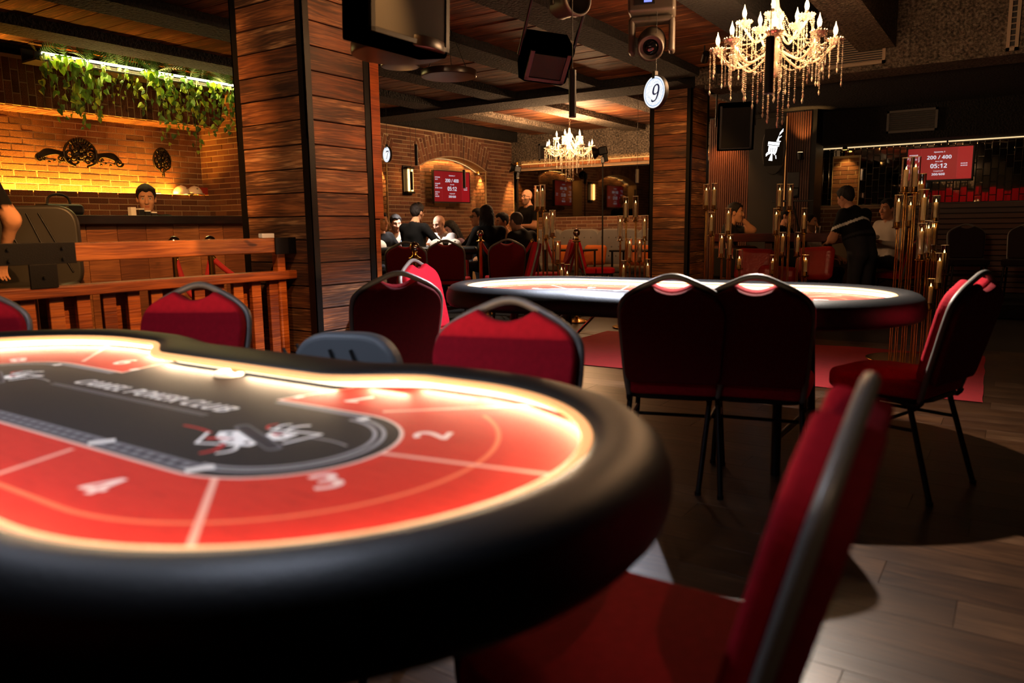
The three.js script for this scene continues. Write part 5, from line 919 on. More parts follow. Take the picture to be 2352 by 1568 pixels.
sofa(-7.75, -6.98, -11.95, 'grey tufted banquette seat in the corner below the mirror'); sofa(-6.96, -6.22, -11.95, 'grey tufted banquette seat, second from the brick corner'); sofa(-6.2, -5.46, -11.95, 'grey tufted banquette seat right of the brass rope post'); sofa(-5.44, -4.7, -11.95, 'grey tufted banquette seat behind the lone red chair'); sofa(-4.68, -4.1, -11.95, 'grey tufted banquette seat beside the far pillar');
const cushG = (w, h, d) => { const g = new RoundedBoxGeometry(w, h, d, 8, d * 0.48), p = g.attributes.position; for (let i = 0; i < p.count; i++) { const x = p.getX(i) / (w / 2), y = p.getY(i) / (h / 2); p.setZ(i, p.getZ(i) * (0.35 + 0.65 * Math.sqrt(Math.max(0, (1 - x * x * 0.92) * (1 - y * y * 0.92))))); const k = 1 - 0.07 * (1 - Math.abs(x)) * Math.abs(y); p.setY(i, p.getY(i) * k); } g.computeVertexNormals(); return boxUV(g); };
[[-6.75, 'orange cushion on the banquette left of the brass candles'], [-6.1, 'orange cushion on the banquette right of the brass candles'], [-5.3, 'orange cushion on the banquette behind the lone red chair'], [-4.75, 'orange cushion on the banquette between the lamp stand and candles'], [-4.2, 'orange cushion on the banquette end near the far pillar']].forEach(([x, l]) => { const c = one('cushion', cushG(0.42, 0.36, 0.14), M.orange, l, 'cushion', [x, 0.64, -11.72], rr(-0.1, 0.1)); c.rotation.x = -0.25; });
function lowTable(pos, w, d, label) { const t = thing('side_table', label, 'table', pos); part('tabletop', rb(w, 0.03, d, 0.008, 0, 0.74, 0), M.blackPlastic, t); for (const [x, z] of [[-1, -1], [1, -1], [-1, 1], [1, 1]]) part('leg', bar([x * (w / 2 - 0.04), 0.73, z * (d / 2 - 0.04)], [x * (w / 2 - 0.04), 0, z * (d / 2 - 0.04)], 0.018), M.blackMetal, t); }
lowTable([-6.3, 0, -11.2], 0.8, 0.5, 'black table before the grey banquette, behind the brass candles'); lowTable([-5.0, 0, -11.2], 0.9, 0.5, 'black table before the grey banquette, behind lone red chair');
// photo lamps on stands
function studioLamp(pos, turn, h, label, tilt) { const t = thing('studio_lamp', label, 'lamp stand', pos, turn); part('pole', cyl(0.012, 0.009, h, 0, 0, 0, 10), M.blackMetal, t); for (let i = 0; i < 3; i++) part('leg', bar([0, 0.35, 0], [Math.cos(i * 2.09) * 0.35, 0.01, Math.sin(i * 2.09) * 0.35], 0.009), M.blackMetal, t); part('clamp', rb(0.035, 0.08, 0.05, 0.006, 0, h - 0.12, 0.0), M.chrome, t); const hd = part('lamp_head', join([rb(0.07, 0.11, 0.12, 0.02, 0, 0, 0), rb(0.05, 0.14, 0.05, 0.01, 0, -0.08, -0.02)]), M.blackPlastic, t, [0, h, 0], [tilt, 0, 0]); part('reflector', lathe([[0.03, 0], [0.06, 0.03], [0.085, 0.08], [0.083, 0.08], [0.055, 0.03], [0.02, 0.004]], 22).rotateX(PI / 2).translate(0, 0, 0.05), M.blackMetal, hd); part('diffuser', new THREE.SphereGeometry(0.086, 18, 8, 0, 2 * PI, 0, 0.7).scale(1, 0.5, 1).rotateX(PI / 2).translate(0, 0, 0.09), M.white, hd); return t; }
studioLamp([-4.68, far, -9.21], -1.25, 2.06, 'thin black studio lamp stand before the long mirror', 0.2);
studioLamp([-7.3, far, -11.15], -0.9, 2.06, 'studio lamp stand in the brick corner behind the bald waiter', -0.2);
// ------------------------------------------------------------------ right-hand seating area
{
  const t = thing('bar_railing', 'dark timber bar rail with red leather bench in the right-hand room', 'railing', [-2.57, 0, -9.62]);
  const w = 1.42; part('bar_top', rb(w, 0.1, 0.34, 0.008, 0, 0.97, 0), std({ color: 0x6a2f16, map: T.pine, roughness: 0.4 }), t); part('lower_rail', rb(w, 0.06, 0.06, 0.006, 0, 0.77, 0.1), std({ color: 0x5a2a16, map: T.pine, roughness: 0.45 }), t);
  for (let i = 0; i < 10; i++) part('slat', rb(0.07, 0.66, 0.025, 0.004, -w / 2 + 0.07 + i * 0.145, 0.4, 0.07, 1), slatMats[i % 3], t);
  for (const x of [-w / 2 + 0.05, 0.0, w / 2 - 0.05]) part('post', rb(0.09, 0.95, 0.09, 0.008, x, 0.475, 0.05), slatMats[1], t);
  const b = thing('bench', 'dark bench in front of the timber bar rail', 'bench', [-2.6, 0, -9.2]); part('seat', rb(1.3, 0.12, 0.42, 0.03, 0, 0.4, 0, 3), M.blackCloth, b); part('base', rb(1.25, 0.34, 0.38, 0.01, 0, 0.17, 0), slatMats[2], b); part('backrest', rb(1.3, 0.36, 0.1, 0.03, 0, 0.66, -0.2, 3), M.blackCloth, b);
  [[-2.62, 0.66, -9.12, 0.1, 'bright red leather cushion behind the left candle stands'], [-1.95, 0.68, -9.18, -0.2, 'large red leather cushion leaning beside the standing man'], [-2.3, 0.56, -8.98, 0.3, 'red cushion lying low between the slat-wall candle stands']].forEach(([x, y, z, r, l], i) => { const c = one('cushion', cushG(0.44, i === 2 ? 0.2 : 0.4, 0.15), M.redLeather, l, 'cushion', [x, y, z], r); c.rotation.x = -0.3; });
  const tbl = thing('card_table', 'dark card table in the right-hand room', 'table', [-2.0, 0, -10.5]); part('tabletop', rb(1.0, 0.06, 0.5, 0.03, 0, 0.95, 0, 3), std({ color: 0x3a120a, roughness: 0.4 }), tbl); for (const [x, z] of [[-0.42, -0.2], [0.42, -0.2], [-0.42, 0.2], [0.42, 0.2]]) part('leg', rb(0.07, 0.93, 0.07, 0.006, x, 0.465, z), M.blackPlastic, tbl);
  [[-2.2, -10.45, 'water glass on the right-hand card table, left of the striped man'], [-1.8, -10.4, 'water glass right beside the striped man']].forEach(([x, z, l]) => { one('drinking_glass', lathe([[0.001, 0.004], [0.026, 0.004], [0.034, 0.12], [0.036, 0.12], [0.029, 0], [0.001, 0]], 20), M.glass, l, 'glass', [x, 0.982, z]); });
  one('napkin_stack', rb(0.12, 0.02, 0.12, 0.003, 0, 0.01, 0), M.white, 'white napkin stack on the right-hand card table', 'napkins', [-2.35, 0.98, -10.35]);
  const cam = thing('video_camera', 'video camera on tripod before the slatted wall', 'camera', [-2.45, 0, -10.12], 0.3); part('body', rb(0.14, 0.13, 0.2, 0.02, 0, 1.52, 0), M.blackPlastic, cam); part('lens', cyl(0.045, 0.045, 0.12, 0, 0, 0, 18).rotateX(PI / 2).translate(0, 1.52, 0.1), M.blackPlastic, cam); part('monitor', rb(0.14, 0.2, 0.02, 0.004, 0.0, 1.68, -0.02), M.blackPlastic, cam); part('slider', rb(0.5, 0.025, 0.05, 0.004, 0, 1.42, 0), M.blackMetal, cam); for (let i = 0; i < 3; i++) part('leg', bar([0, 1.42, 0], [Math.cos(i * 2.09) * 0.35, 0.01, Math.sin(i * 2.09) * 0.35], 0.012), M.blackMetal, cam);
  for (const c of [chair([-0.55, 0.16, -11.5], 0.2, 'chair with shade darkened into its cloth under the mirror tiles', 'dark chairs'), chair([0.05, 0.16, -11.5], -0.1, 'chair with shade darkened into its cloth at the right edge under the mirror tiles', 'dark chairs')]) c.traverse(m => { if (m.isMesh && (m.material === M.red || m.material === M.redDark)) m.material = std({ color: 0x1d0508, roughness: 0.9 }); });  // red cloth swapped for a near-black tone standing in for shade
  chair([-1.28, 0, -10.95], -2.1, 'dark chair holding the man in the white shirt', CG);
}
{ // red upholstered wall behind the viewer, seen in the mirror tiles
  const g = thing('red_wall_padding', 'red upholstered wall padding mirrored in the tiles', 'wall panel', [0, 0, 2.86]);
  for (let i = 0; i < 8; i++) part('pad', rb(0.42, 0.62, 0.08, 0.03, -2.9 + i * 0.43, 1.78, 0, 3), M.red, g);
  downlight([-1.4, 3.1, 1.6], [-1.4, 1.75, 2.9], 7, 0.9, 0xffc080, 'added black ceiling spot behind the viewer lighting the red padding');  // lamp added so the padding shows up in the tiles
}
// ------------------------------------------------------------------ people
function surfaceNet(f, lo, hi, cell) {
  const n = [0, 1, 2].map(i => Math.ceil((hi[i] - lo[i]) / cell) + 1), [nx, ny, nz] = n, val = new Float32Array(nx * ny * nz);
  for (let k = 0, c = 0; k < nz; k++) for (let j = 0; j < ny; j++) for (let i = 0; i < nx; i++, c++) val[c] = f(lo[0] + i * cell, lo[1] + j * cell, lo[2] + k * cell);
  const id = new Int32Array(nx * ny * nz).fill(-1), pos = [], idx = [], at = (i, j, k) => (k * ny + j) * nx + i;
  const E = [[0, 1], [0, 2], [0, 4], [1, 3], [1, 5], [2, 3], [2, 6], [3, 7], [4, 5], [4, 6], [5, 7], [6, 7]];
  for (let k = 0; k < nz - 1; k++) for (let j = 0; j < ny - 1; j++) for (let i = 0; i < nx - 1; i++) {
    const v = []; let m = 0; for (let q = 0; q < 8; q++) { const w = val[at(i + (q & 1), j + ((q >> 1) & 1), k + (q >> 2))]; v.push(w); if (w < 0) m |= 1 << q; }
    if (m === 0 || m === 255) continue; let x = 0, y = 0, z = 0, c = 0;
    for (const [a, b] of E) { if ((v[a] < 0) === (v[b] < 0)) continue; const t = v[a] / (v[a] - v[b]); x += (a & 1) + t * ((b & 1) - (a & 1)); y += ((a >> 1) & 1) + t * (((b >> 1) & 1) - ((a >> 1) & 1)); z += (a >> 2) + t * ((b >> 2) - (a >> 2)); c++; }
    id[at(i, j, k)] = pos.length / 3; pos.push(lo[0] + (i + x / c) * cell, lo[1] + (j + y / c) * cell, lo[2] + (k + z / c) * cell);
  }
  for (let k = 1; k < nz - 1; k++) for (let j = 1; j < ny - 1; j++) for (let i = 1; i < nx - 1; i++) {
    const s = val[at(i, j, k)] < 0;
    const quad = (a, b, c, d, flip) => { if (a < 0 || b < 0 || c < 0 || d < 0) return; flip ? idx.push(a, c, b, a, d, c) : idx.push(a, b, c, a, c, d); };
    if (s !== (val[at(i + 1, j, k)] < 0)) quad(id[at(i, j - 1, k - 1)], id[at(i, j, k - 1)], id[at(i, j, k)], id[at(i, j - 1, k)], !s);
    if (s !== (val[at(i, j + 1, k)] < 0)) quad(id[at(i - 1, j, k - 1)], id[at(i - 1, j, k)], id[at(i, j, k)], id[at(i, j, k - 1)], !s);
    if (s !== (val[at(i, j, k + 1)] < 0)) quad(id[at(i - 1, j - 1, k)], id[at(i, j - 1, k)], id[at(i, j, k)], id[at(i - 1, j, k)], !s);
  }
  return { pos, idx };
}
const smin = (a, b, k) => { const h = Math.max(k - Math.abs(a - b), 0) / k; return Math.min(a, b) - h * h * k * 0.25; };
function cap3(px, py, pz, b) { // tapered capsule distance
  const [ax, ay, az] = b.a, bx2 = b.b[0] - ax, by2 = b.b[1] - ay, bz2 = b.b[2] - az, qx = px - ax, qy = py - ay, qz = pz - az, L = bx2 * bx2 + by2 * by2 + bz2 * bz2 || 1e-9;
  const t = Math.max(0, Math.min(1, (qx * bx2 + qy * by2 + qz * bz2) / L)), dx = qx - bx2 * t, dy = qy - by2 * t, dz = qz - bz2 * t; return Math.sqrt(dx * dx + dy * dy + dz * dz) - (b.r0 + (b.r1 - b.r0) * t);
}
const ell = (x, y, z, cx, cy, cz, rx, ry, rz) => { const a = (x - cx) / rx, b = (y - cy) / ry, c = (z - cz) / rz, k0 = Math.sqrt(a * a + b * b + c * c), p = a / rx, q = b / ry, r = c / rz, k1 = Math.sqrt(p * p + q * q + r * r) || 1e-6; return k0 * (k0 - 1) / k1; };
function skull(x, y, z) {
  let d = ell(x, y, z, 0, 0.025, -0.012, 0.076, 0.092, 0.096); d = smin(d, ell(x, y, z, 0, -0.05, 0.02, 0.062, 0.08, 0.07), 0.03); return d;
}
function headField(x, y, z) {
  let d = skull(x, y, z); const s = Math.abs(x);
  d = smin(d, Math.hypot(x, y + 0.108, z - 0.058) - 0.027, 0.03); // chin
  d = smin(d, cap3(x, y, z, { a: [0, 0.012, 0.083], b: [0, -0.032, 0.104], r0: 0.009, r1: 0.0135 }), 0.014); // nose
  d = smin(d, Math.hypot(s - 0.011, y + 0.035, z - 0.094) - 0.009, 0.008);
  d = smin(d, ell(s, y, z, 0.078, -0.012, -0.008, 0.011, 0.03, 0.019), 0.01); // ears
  d = smin(d, cap3(s, y, z, { a: [0.012, 0.026, 0.082], b: [0.046, 0.026, 0.068], r0: 0.009, r1: 0.008 }), 0.015); // brow
  d = smin(d, Math.hypot(s - 0.042, y + 0.026, z - 0.064) - 0.02, 0.025); // cheeks
  const so = Math.hypot((s - 0.031) * 0.8, y - 0.006, z - 0.094) - 0.013; d = Math.max(d, -so * 0.9) ; d = smin(d, Math.hypot(s - 0.031, y - 0.005, z - 0.07) - 0.0125, 0.004); // eye sockets and balls
  d = smin(d, cap3(s, y, z, { a: [0, -0.064, 0.084], b: [0.021, -0.066, 0.075], r0: 0.0075, r1: 0.004 }), 0.008); d = smin(d, cap3(s, y, z, { a: [0, -0.076, 0.083], b: [0.017, -0.075, 0.076], r0: 0.0075, r1: 0.004 }), 0.006);
  return d;
}
const headNet = surfaceNet(headField, [-0.105, -0.15, -0.13], [0.105, 0.135, 0.135], 0.0066);
const hairMats = {};
const HL = [[0, 0.064], [0.5, 0.074], [0.8, 0.06], [1.05, 0.03], [1.25, -0.012], [1.5, -0.01], [1.7, 0.012], [2.0, -0.025], [2.4, -0.065], [3.15, -0.075]];
function hairline(a) { for (let i = 1; i < HL.length; i++) if (a <= HL[i][0]) { const t = (a - HL[i - 1][0]) / (HL[i][0] - HL[i - 1][0]); return HL[i - 1][1] + (HL[i][1] - HL[i - 1][1]) * t; } return -0.075; }
function hairNet(type) {
  if (hairMats[type]) return hairMats[type];
  const f = (x, y, z) => {
    const bump = fbm(x * 60, y * 26 + z * 20, 3, 3) * 0.012, tip = fbm(x * 55, 3.1, 2, 9) * 0.014;
    const az = Math.atan2(Math.abs(x), z), cut = y - hairline(az) + tip * (az < 1 ? 1 : 0.5), tp = Math.max(0, Math.min(1, cut / 0.025)), crown = Math.max(0, Math.min(1, (y - 0.02) / 0.07)), th = (type === 'buzz' ? 0.0045 : type === 'thick' ? 0.009 + 0.022 * crown * (0.6 + 0.4 * Math.cos(az)) : 0.006 + 0.014 * crown) * (0.2 + 0.8 * tp) + bump * tp * (type === 'buzz' ? 0.3 : 1);
    let d = Math.max(skull(x, y, z) - th, -cut * 0.8);
    if (type === 'long') { let l = cap3(x, y, z, { a: [0, -0.02, -0.05], b: [0, -0.3, -0.07], r0: 0.088, r1: 0.075 }); l = smin(l, cap3(Math.abs(x), y, z, { a: [0.068, 0, -0.01], b: [0.095, -0.24, 0.0], r0: 0.026, r1: 0.03 }), 0.03); d = smin(d, l - bump * 1.5, 0.03); }
    return d;
  };
  const lo = type === 'long' ? [-0.16, -0.42, -0.2] : [-0.12, -0.12, -0.15], n = surfaceNet(f, lo, [type === 'long' ? 0.16 : 0.12, 0.15, 0.13], type === 'long' ? 0.0095 : 0.008);
  const g = new THREE.BufferGeometry(); g.setAttribute('position', new THREE.Float32BufferAttribute(n.pos, 3)); g.setIndex(n.idx); g.computeVertexNormals(); return hairMats[type] = g;
}
const bodyMat = phys({ vertexColors: true, roughness: 0.85, specularIntensity: 0.35 });
const HAIR = { dark: std({ color: 0x0d0907, roughness: 0.8, bumpMap: T.fine, bumpScale: 0.002 }), brown: std({ color: 0x1c0f08, roughness: 0.8 }), grey: std({ color: 0x3a342e, roughness: 0.8 }) };
const rotX = (v, a) => [v[0], v[1] * Math.cos(a) - v[2] * Math.sin(a), v[1] * Math.sin(a) + v[2] * Math.cos(a)];
const add = (a, b) => [a[0] + b[0], a[1] + b[1], a[2] + b[2]], sub = (a, b) => [a[0] - b[0], a[1] - b[1], a[2] - b[2]], mul = (a, s) => [a[0] * s, a[1] * s, a[2] * s], len = a => Math.hypot(...a), nrm = a => mul(a, 1 / (len(a) || 1)), crs = (a, b) => [a[1] * b[2] - a[2] * b[1], a[2] * b[0] - a[0] * b[2], a[0] * b[1] - a[1] * b[0]], dot = (a, b) => a[0] * b[0] + a[1] * b[1] + a[2] * b[2];
function person(o) {
  const SC = o.scale || 1, lean = o.lean || 0, sit = o.sit !== false, up = (y, z = 0, x = 0) => rotX([x, y, z], lean);
  const headOff = add(up(0.66, 0.02), [0, 0, Math.sin(lean) * 0.02 + 0.015]), hipY = o.head[1] - headOff[1], hip = [0, hipY, 0], at = q => add(hip, q);
  const g = thing('person', o.label, 'person', [0, 0, 0], o.yaw);
  const hw = V(...headOff).applyAxisAngle(V(0, 1, 0), o.yaw); g.position.set(o.head[0] - hw.x, 0, o.head[2] - hw.z);
  const fl = o.floor || 0, B = [], bone = (a, b, r0, r1, tag) => B.push({ a, b, r0, r1, tag });
  const wide = o.wide || 1;
  for (const s of [-1, 1]) { bone(at([s * 0.065, -0.02, 0]), at(up(0.18, 0.0, s * 0.06)), 0.108, 0.102 * wide, sit ? 'shirt' : 'hip'); bone(at(up(0.18, 0.0, s * 0.06)), at(up(0.37, 0.005, s * 0.075)), 0.102 * wide, 0.104, 'shirt'); }
  bone(at(up(0.36, -0.01)), at(up(0.47, -0.02)), 0.11, 0.07, 'shirt'); bone(at(up(0.45, -0.015, -0.16)), at(up(0.45, -0.015, 0.16)), 0.062, 0.062, 'shirt');
  const neck0 = at(up(0.48, -0.015)), headC = at(headOff); bone(neck0, add(headC, [0, -0.06, -0.02]), 0.056, 0.052, 'skin');
  const hands = [];
  for (const s of [-1, 1]) {
    const sh0 = at(up(0.44, -0.015, s * 0.185)), key = s > 0 ? 'L' : 'R'; let tgt = (o.arms && o.arms[key]) || (sit ? [s * 0.14, 0.17, 0.40] : [s * 0.24, -0.12, 0.06]); tgt = at(tgt);
    const l1 = 0.285, l2 = 0.25; let d = sub(tgt, sh0), L = len(d); if (L > (l1 + l2) * 0.985) { d = mul(d, (l1 + l2) * 0.985 / L); L = len(d); tgt = add(sh0, d); }
    const ca = (l1 * l1 + L * L - l2 * l2) / (2 * l1 * L), pole = (o.pole && o.pole[key]) || [s * 0.7, -0.8, -0.35], u = nrm(d), pp = nrm(sub(pole, mul(u, dot(pole, u)))), el = add(sh0, add(mul(u, l1 * ca), mul(pp, l1 * Math.sqrt(Math.max(0, 1 - ca * ca)))));
    bone(sh0, el, 0.062, 0.045, 'shirt'); const mid = add(el, mul(sub(tgt, el), 0.0)); bone(el, tgt, 0.044, 0.027, o.longSleeve ? 'shirt' : 'skin'); if (!o.longSleeve) B[B.length - 2].half = true;
    hands.push({ w: tgt, d: nrm(sub(tgt, el)), s, n: (o.palm && o.palm[key]) || [0, -1, 0] });
  }
  for (const s of [-1, 1]) {
    const h0 = at([s * 0.085, -0.03, 0]), kn = sit ? at([s * 0.13, -0.02, 0.42]) : [s * 0.1, hipY * 0.52, 0.03], an = sit ? [kn[0], fl + 0.08, kn[2] - 0.02] : [s * 0.11, fl + 0.08, -0.01];
    bone(h0, kn, 0.09, 0.062, 'pants'); bone(kn, an, 0.06, 0.04, 'pants'); bone(add(an, [0, -0.03, -0.03]), add(an, [s * 0.02, -0.045, 0.15]), 0.042, 0.034, 'shoe');
  }
  let lo = [9, 9, 9], hi = [-9, -9, -9]; for (const b of B) for (const p of [b.a, b.b]) for (let i = 0; i < 3; i++) { lo[i] = Math.min(lo[i], p[i] - 0.15); hi[i] = Math.max(hi[i], p[i] + 0.15); }
  lo[1] = Math.max(lo[1], fl - 0.02);
  const field = (x, y, z) => { let d = 1; for (const b of B) { const q = cap3(x, y, z, b); d = d > 0.9 ? q : smin(d, q, 0.045); } return d; };
  const net = surfaceNet(field, lo, hi, o.cell || 0.0235), pos = net.pos, idx = net.idx, col = [];
  const C = { skin: o.skin || [0.45, 0.22, 0.13], shirt: o.shirt, pants: o.pants || [0.02, 0.02, 0.025], shoe: o.shoe || [0.03, 0.025, 0.02], hip: o.pants || [0.02, 0.02, 0.025] };
  for (let i = 0; i < pos.length; i += 3) {
    let best = 9, tag = 'shirt', bb = null; for (const b of B) { const q = cap3(pos[i], pos[i + 1], pos[i + 2], b); if (q < best) { best = q; tag = b.tag; bb = b; } }
    let c = C[tag]; if (bb.half) { const v = sub(bb.b, bb.a), t = dot(sub([pos[i], pos[i + 1], pos[i + 2]], bb.a), v) / dot(v, v); if (t > 0.72) c = C.skin; }
    if (o.paint) c = o.paint([pos[i], pos[i + 1] - hipY, pos[i + 2]], c, tag) || c; col.push(...c);
  }
  const push = (n, m, paint) => { const base = pos.length / 3, v = V(0, 0, 0); for (let i = 0; i < n.pos.length; i += 3) { v.set(n.pos[i], n.pos[i + 1], n.pos[i + 2]); const c = paint(n.pos[i], n.pos[i + 1], n.pos[i + 2]); v.applyMatrix4(m); pos.push(v.x, v.y, v.z); col.push(...c); } for (const k of n.idx) idx.push(k + base); };
  const hm = new THREE.Matrix4().makeRotationFromEuler(new THREE.Euler(o.headPitch || 0, o.headYaw || 0, o.headRoll || 0, 'YXZ')); hm.setPosition(...headC);
  const hairC = o.hairColor || [0.012, 0.009, 0.007], sk = C.skin;
  push(headNet, hm, (x, y, z) => {
    const s = Math.abs(x);
    if (z > 0.055 && Math.hypot((s - 0.031) * 0.75, y - 0.006) < 0.0095) return Math.hypot(s - 0.031, y - 0.006) < 0.006 ? [0.01, 0.008, 0.006] : [0.42, 0.36, 0.3];
    if (z > 0.05 && s > 0.012 && s < 0.05 && Math.abs(y - 0.029 - (s - 0.03) * -0.1) < 0.0055) return mix3(hairC, sk, 0.2);
    if (z > 0.06 && s < 0.022 && Math.abs(y + 0.07) < 0.01) return [sk[0] * 0.75, sk[1] * 0.5, sk[2] * 0.5];
    if (o.beard && y < -0.032 && z > -0.01 && (y < -0.06 || s > 0.03) && !(s < 0.02 && Math.abs(y + 0.07) < 0.012)) return mix3(sk, hairC, o.beard);
    if (o.stubble && skull(x, y, z) < 0.01 && y > 0.03 && z < 0.06) return mix3(sk, hairC, o.stubble);
    return sk;
  });
  for (const h of hands) {
    const d = h.d, n0 = nrm(sub(h.n, mul(d, dot(h.n, d)))), sd = crs(d, n0), P = (a, b, c) => add(h.w, add(mul(d, a), add(mul(sd, b), mul(n0, c)))), K = [], q = (a, b, r0, r1) => K.push({ a, b, r0, r1 }), curl = o.curl ?? 0.55;
    q(P(-0.02, 0, 0), P(0.02, 0, 0), 0.026, 0.024);
    for (let i = 0; i < 4; i++) { const off = (i - 1.5) * 0.0195, f = [0.9, 1, 0.96, 0.78][i]; q(P(0.015, off * 0.7, 0), P(0.085, off, 0), 0.014, 0.0105); q(P(0.085, off, 0), P(0.085 + 0.042 * f * Math.cos(curl), off * 1.08, 0.042 * f * Math.sin(curl)), 0.0095, 0.0085); q(P(0.085 + 0.042 * f * Math.cos(curl), off * 1.08, 0.042 * f * Math.sin(curl)), P(0.085 + 0.042 * f * Math.cos(curl) + 0.035 * f * Math.cos(curl * 2.2), off * 1.1, 0.042 * f * Math.sin(curl) + 0.035 * f * Math.sin(curl * 2.2)), 0.0085, 0.007); }
    const ts = h.s > 0 ? -1 : 1; q(P(0.02, ts * 0.02, 0.006), P(0.055, ts * 0.046, 0.014), 0.014, 0.0105); q(P(0.055, ts * 0.046, 0.014), P(0.088, ts * 0.05, 0.022), 0.0105, 0.008);
    let l2 = [9, 9, 9], h2 = [-9, -9, -9]; for (const b of K) for (const p of [b.a, b.b]) for (let i = 0; i < 3; i++) { l2[i] = Math.min(l2[i], p[i] - 0.03); h2[i] = Math.max(h2[i], p[i] + 0.03); }
    push(surfaceNet((x, y, z) => { let e = 1; for (const b of K) { const v = cap3(x, y, z, b); e = e > 0.9 ? v : smin(e, v, 0.006); } return e; }, l2, h2, 0.0065), new THREE.Matrix4(), () => sk);
  }
  const geo = new THREE.BufferGeometry(); geo.setAttribute('position', new THREE.Float32BufferAttribute(pos, 3)); geo.setAttribute('color', new THREE.Float32BufferAttribute(col, 3)); geo.setIndex(idx); geo.computeVertexNormals(); part('body', geo, bodyMat, g);
  if (o.hair) part('hair', hairNet(o.hair).clone().applyMatrix4(hm), o.hairMat || HAIR.dark, g);
  if (o.glasses) { const l = [], dark = o.glasses === 'dark'; for (const s of [-1, 1]) { l.push(new THREE.TorusGeometry(0.02, 0.0022, 6, 20).scale(1.15, 0.9, 1).translate(s * 0.032, 0.006, 0.099)); l.push(bar([s * 0.055, 0.01, 0.097], [s * 0.082, 0.005, 0.0], 0.0022, 6)); } l.push(bar([-0.01, 0.01, 0.1], [0.01, 0.01, 0.1], 0.0022, 6)); const fr = part('glasses', join(l).applyMatrix4(hm), M.blackPlastic, g); if (dark) for (const s of [-1, 1]) part('lens', new THREE.SphereGeometry(0.021, 16, 8).scale(1.15, 0.9, 0.2).translate(s * 0.032, 0.006, 0.098).applyMatrix4(hm), M.blackPlastic, fr); }
  return { g, hm, hipY };
}
const TOCAM = 0.588, BLACK = [0.004, 0.0038, 0.004], WHITE = [0.62, 0.58, 0.52], SKIN = [0.50, 0.25, 0.14];
person({ label: 'dark-haired receptionist in black behind the counter facing us', head: [-6.95, 1.45, -4.16], yaw: 1.02, headPitch: 0.12, headYaw: 0.02, shirt: BLACK, longSleeve: true, hair: 'thick', skin: [0.52, 0.27, 0.15], arms: { L: [0.14, 0.02, 0.3], R: [-0.14, 0.02, 0.3] }, floor: 0.12 });
person({ label: 'person at the left picture edge, bare arm and black short sleeve', head: [-5.13, 1.70, -1.86], yaw: -PI / 2 - 0.2, sit: false, shirt: BLACK, hair: 'short', skin: SKIN, arms: { L: [0.26, -0.02, 0.1], R: [-0.26, -0.04, 0.08] }, floor: 0.12 });
person({ label: 'player hidden behind the timber post, face turned right', head: [-7.5, 1.24, -7.95], yaw: 1.5, shirt: BLACK, hair: 'short', skin: SKIN, longSleeve: true, floor: far0() });
person({ label: 'bearded dark-haired player in a pale shirt, left of the back-turned man', head: [-7.76, 1.215, -8.52], yaw: TOCAM + 0.45, headPitch: 0.22, shirt: [0.55, 0.44, 0.36], hair: 'short', beard: 0.55, skin: [0.52, 0.27, 0.17], lean: 0.12, floor: far0() });
person({ label: 'dark-haired man in black shirt with his back to us before the far card table', head: [-6.86, 1.35, -7.97], yaw: TOCAM + PI - 0.55, headPitch: 0.15, shirt: BLACK, longSleeve: true, hair: 'thick', hairMat: HAIR.brown, skin: SKIN, lean: 0.1, arms: { L: [0.15, 0.22, 0.38], R: [-0.42, 0.22, 0.32] }, floor: far0() });
person({ label: 'bald bearded player in a white polo shirt below the far television', head: [-7.24, 1.205, -8.9], yaw: TOCAM - 0.6, headPitch: 0.4, headYaw: -0.1, shirt: WHITE, stubble: 0.12, beard: 0.25, skin: [0.56, 0.30, 0.19], lean: 0.16, wide: 1.15, arms: { L: [0.16, 0.2, 0.4], R: [-0.2, 0.2, 0.36] }, floor: far0() });
person({ label: 'small long-haired woman looking at a bright phone by the brick wall', head: [-7.36, 1.12, -9.32], yaw: TOCAM - 0.9, headPitch: 0.5, shirt: [0.3, 0.22, 0.34], hair: 'long', skin: [0.5, 0.33, 0.33], lean: 0.1, floor: far0() });
person({ label: 'player in dark sunglasses beside the long-haired person', head: [-6.75, 1.29, -9.2], yaw: TOCAM - 1.15, shirt: BLACK, longSleeve: true, hair: 'short', glasses: 'dark', skin: SKIN, floor: far0() });
person({ label: 'long-haired person in black seen from behind at the far card table', head: [-5.91, 1.30, -8.25], yaw: TOCAM + PI + 0.5, shirt: BLACK, longSleeve: true, hair: 'long', skin: SKIN, lean: 0.12, wide: 1.15, floor: far0() });
person({ label: 'dark-haired player in a beige shirt facing left beside the long-haired person', head: [-6.12, 1.21, -8.92], yaw: TOCAM - 1.0, headPitch: 0.1, shirt: [0.42, 0.26, 0.14], hair: 'short', skin: [0.55, 0.28, 0.15], lean: 0.12, floor: far0() });
person({ label: 'grey-haired man in a black jacket leaning forward, back turned', head: [-5.6, 1.215, -8.5], yaw: TOCAM + PI + 0.75, headPitch: 0.15, shirt: [0.007, 0.0065, 0.007], longSleeve: true, hair: 'buzz', hairMat: HAIR.grey, skin: [0.45, 0.25, 0.17], lean: 0.3, wide: 1.2, floor: far0() });
person({ label: 'bald man with glasses standing in a black t-shirt', head: [-6.74, 1.62, -10.55], yaw: TOCAM - 0.9, headYaw: 0.12, sit: false, shirt: BLACK, stubble: 0.12, beard: 0.6, glasses: 'clear', skin: [0.55, 0.29, 0.17], arms: { L: [0.1, 0.2, 0.28], R: [-0.1, 0.2, 0.28] }, palm: { L: [-1, 0, 0], R: [1, 0, 0] }, floor: far0() });
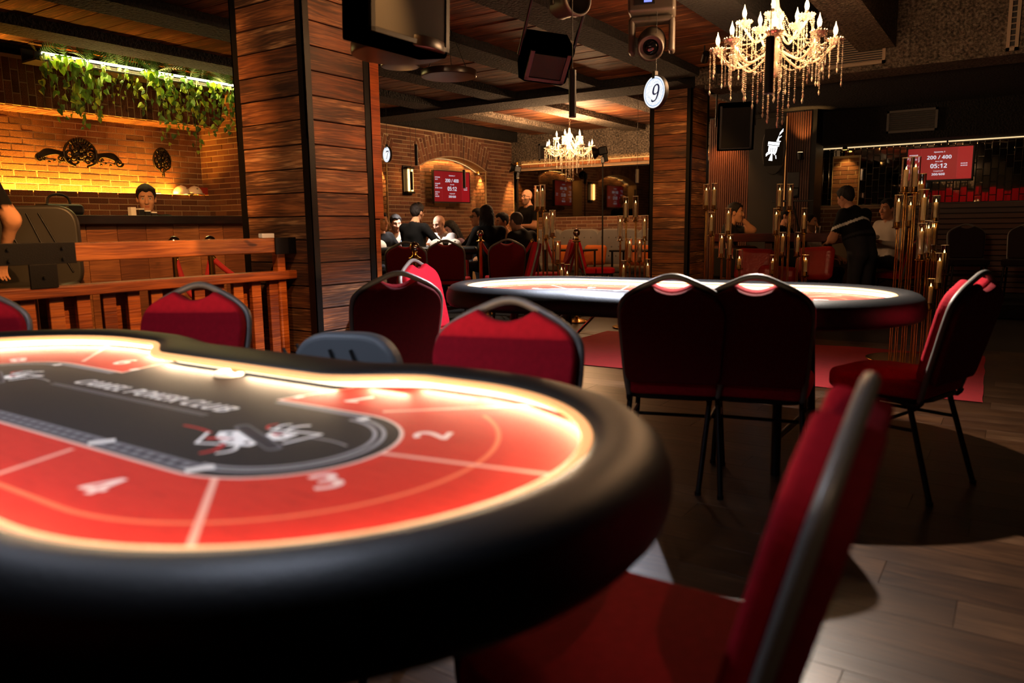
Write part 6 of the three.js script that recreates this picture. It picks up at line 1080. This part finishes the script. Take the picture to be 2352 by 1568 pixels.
person({ label: 'dark-haired man resting his head on his hand before the slatted wall', head: [-3.16, 1.29, -10.08], yaw: TOCAM + 1.15, headPitch: 0.05, shirt: [0.012, 0.012, 0.012], hair: 'short', skin: SKIN, lean: 0.12, arms: { L: [0.07, 0.6, 0.17], R: [-0.14, 0.2, 0.3] }, pole: { L: [0.2, -0.6, 0.9] }, palm: { L: [-1, 0, -0.3] } });
person({ label: 'player in black half hidden behind the video camera', head: [-2.73, 1.245, -11.02], yaw: TOCAM + 0.9, shirt: BLACK, longSleeve: true, hair: 'short', skin: SKIN, floor: 0 });
person({ label: 'bearded man in a white shirt turned towards the striped man', head: [-2.47, 1.15, -11.25], yaw: TOCAM + 0.8, headPitch: 0.1, shirt: WHITE, hair: 'buzz', beard: 0.7, skin: [0.5, 0.24, 0.13], floor: 0 });
person({ label: 'standing man in black with a white stripe across the back', head: [-1.70, 1.42, -9.45], yaw: TOCAM + PI + 0.45, headPitch: 0.45, sit: false, shirt: BLACK, hair: 'short', skin: [0.42, 0.2, 0.12], lean: 0.35, wide: 1.25, arms: { L: [0.1, 0.1, 0.4], R: [-0.12, 0.12, 0.4] }, shoe: [0.3, 0.27, 0.24], cell: 0.0105, paint: (p, c, tag) => { const y = p[1] * Math.cos(0.35) + p[2] * Math.sin(0.35); return tag === 'shirt' && y > 0.355 - Math.abs(p[0]) * 0.2 && y < 0.385 - Math.abs(p[0]) * 0.2 && p[1] > 0.2 ? [0.6, 0.58, 0.55] : c; } });
person({ label: 'man in a long-sleeved white shirt sitting right of the striped man', head: [-1.47, 1.31, -11.0], yaw: TOCAM - 1.2, headPitch: 0.05, shirt: [0.5, 0.44, 0.38], longSleeve: true, hair: 'short', skin: [0.42, 0.19, 0.11], lean: 0.05, arms: { L: [0.12, 0.24, 0.3], R: [-0.06, 0.26, 0.28] }, floor: 0 });
function far0() { return 0.06; }
{ // phone in the woman's hand
  const p = thing('phone', 'bright phone held near the pale-shirted bearded player', 'phone', [-7.2, 0.98, -8.05], 1.2); part('case', rb(0.075, 0.15, 0.01, 0.004, 0, 0, 0), M.blackPlastic, p); part('screen', rb(0.068, 0.135, 0.002, 0.001, 0, 0, 0.006, 1), glow(0xcfe0ff, 1.2, 'phone screen glow'), p); p.rotation.x = -0.4;
}

renderer.render(scene, camera);
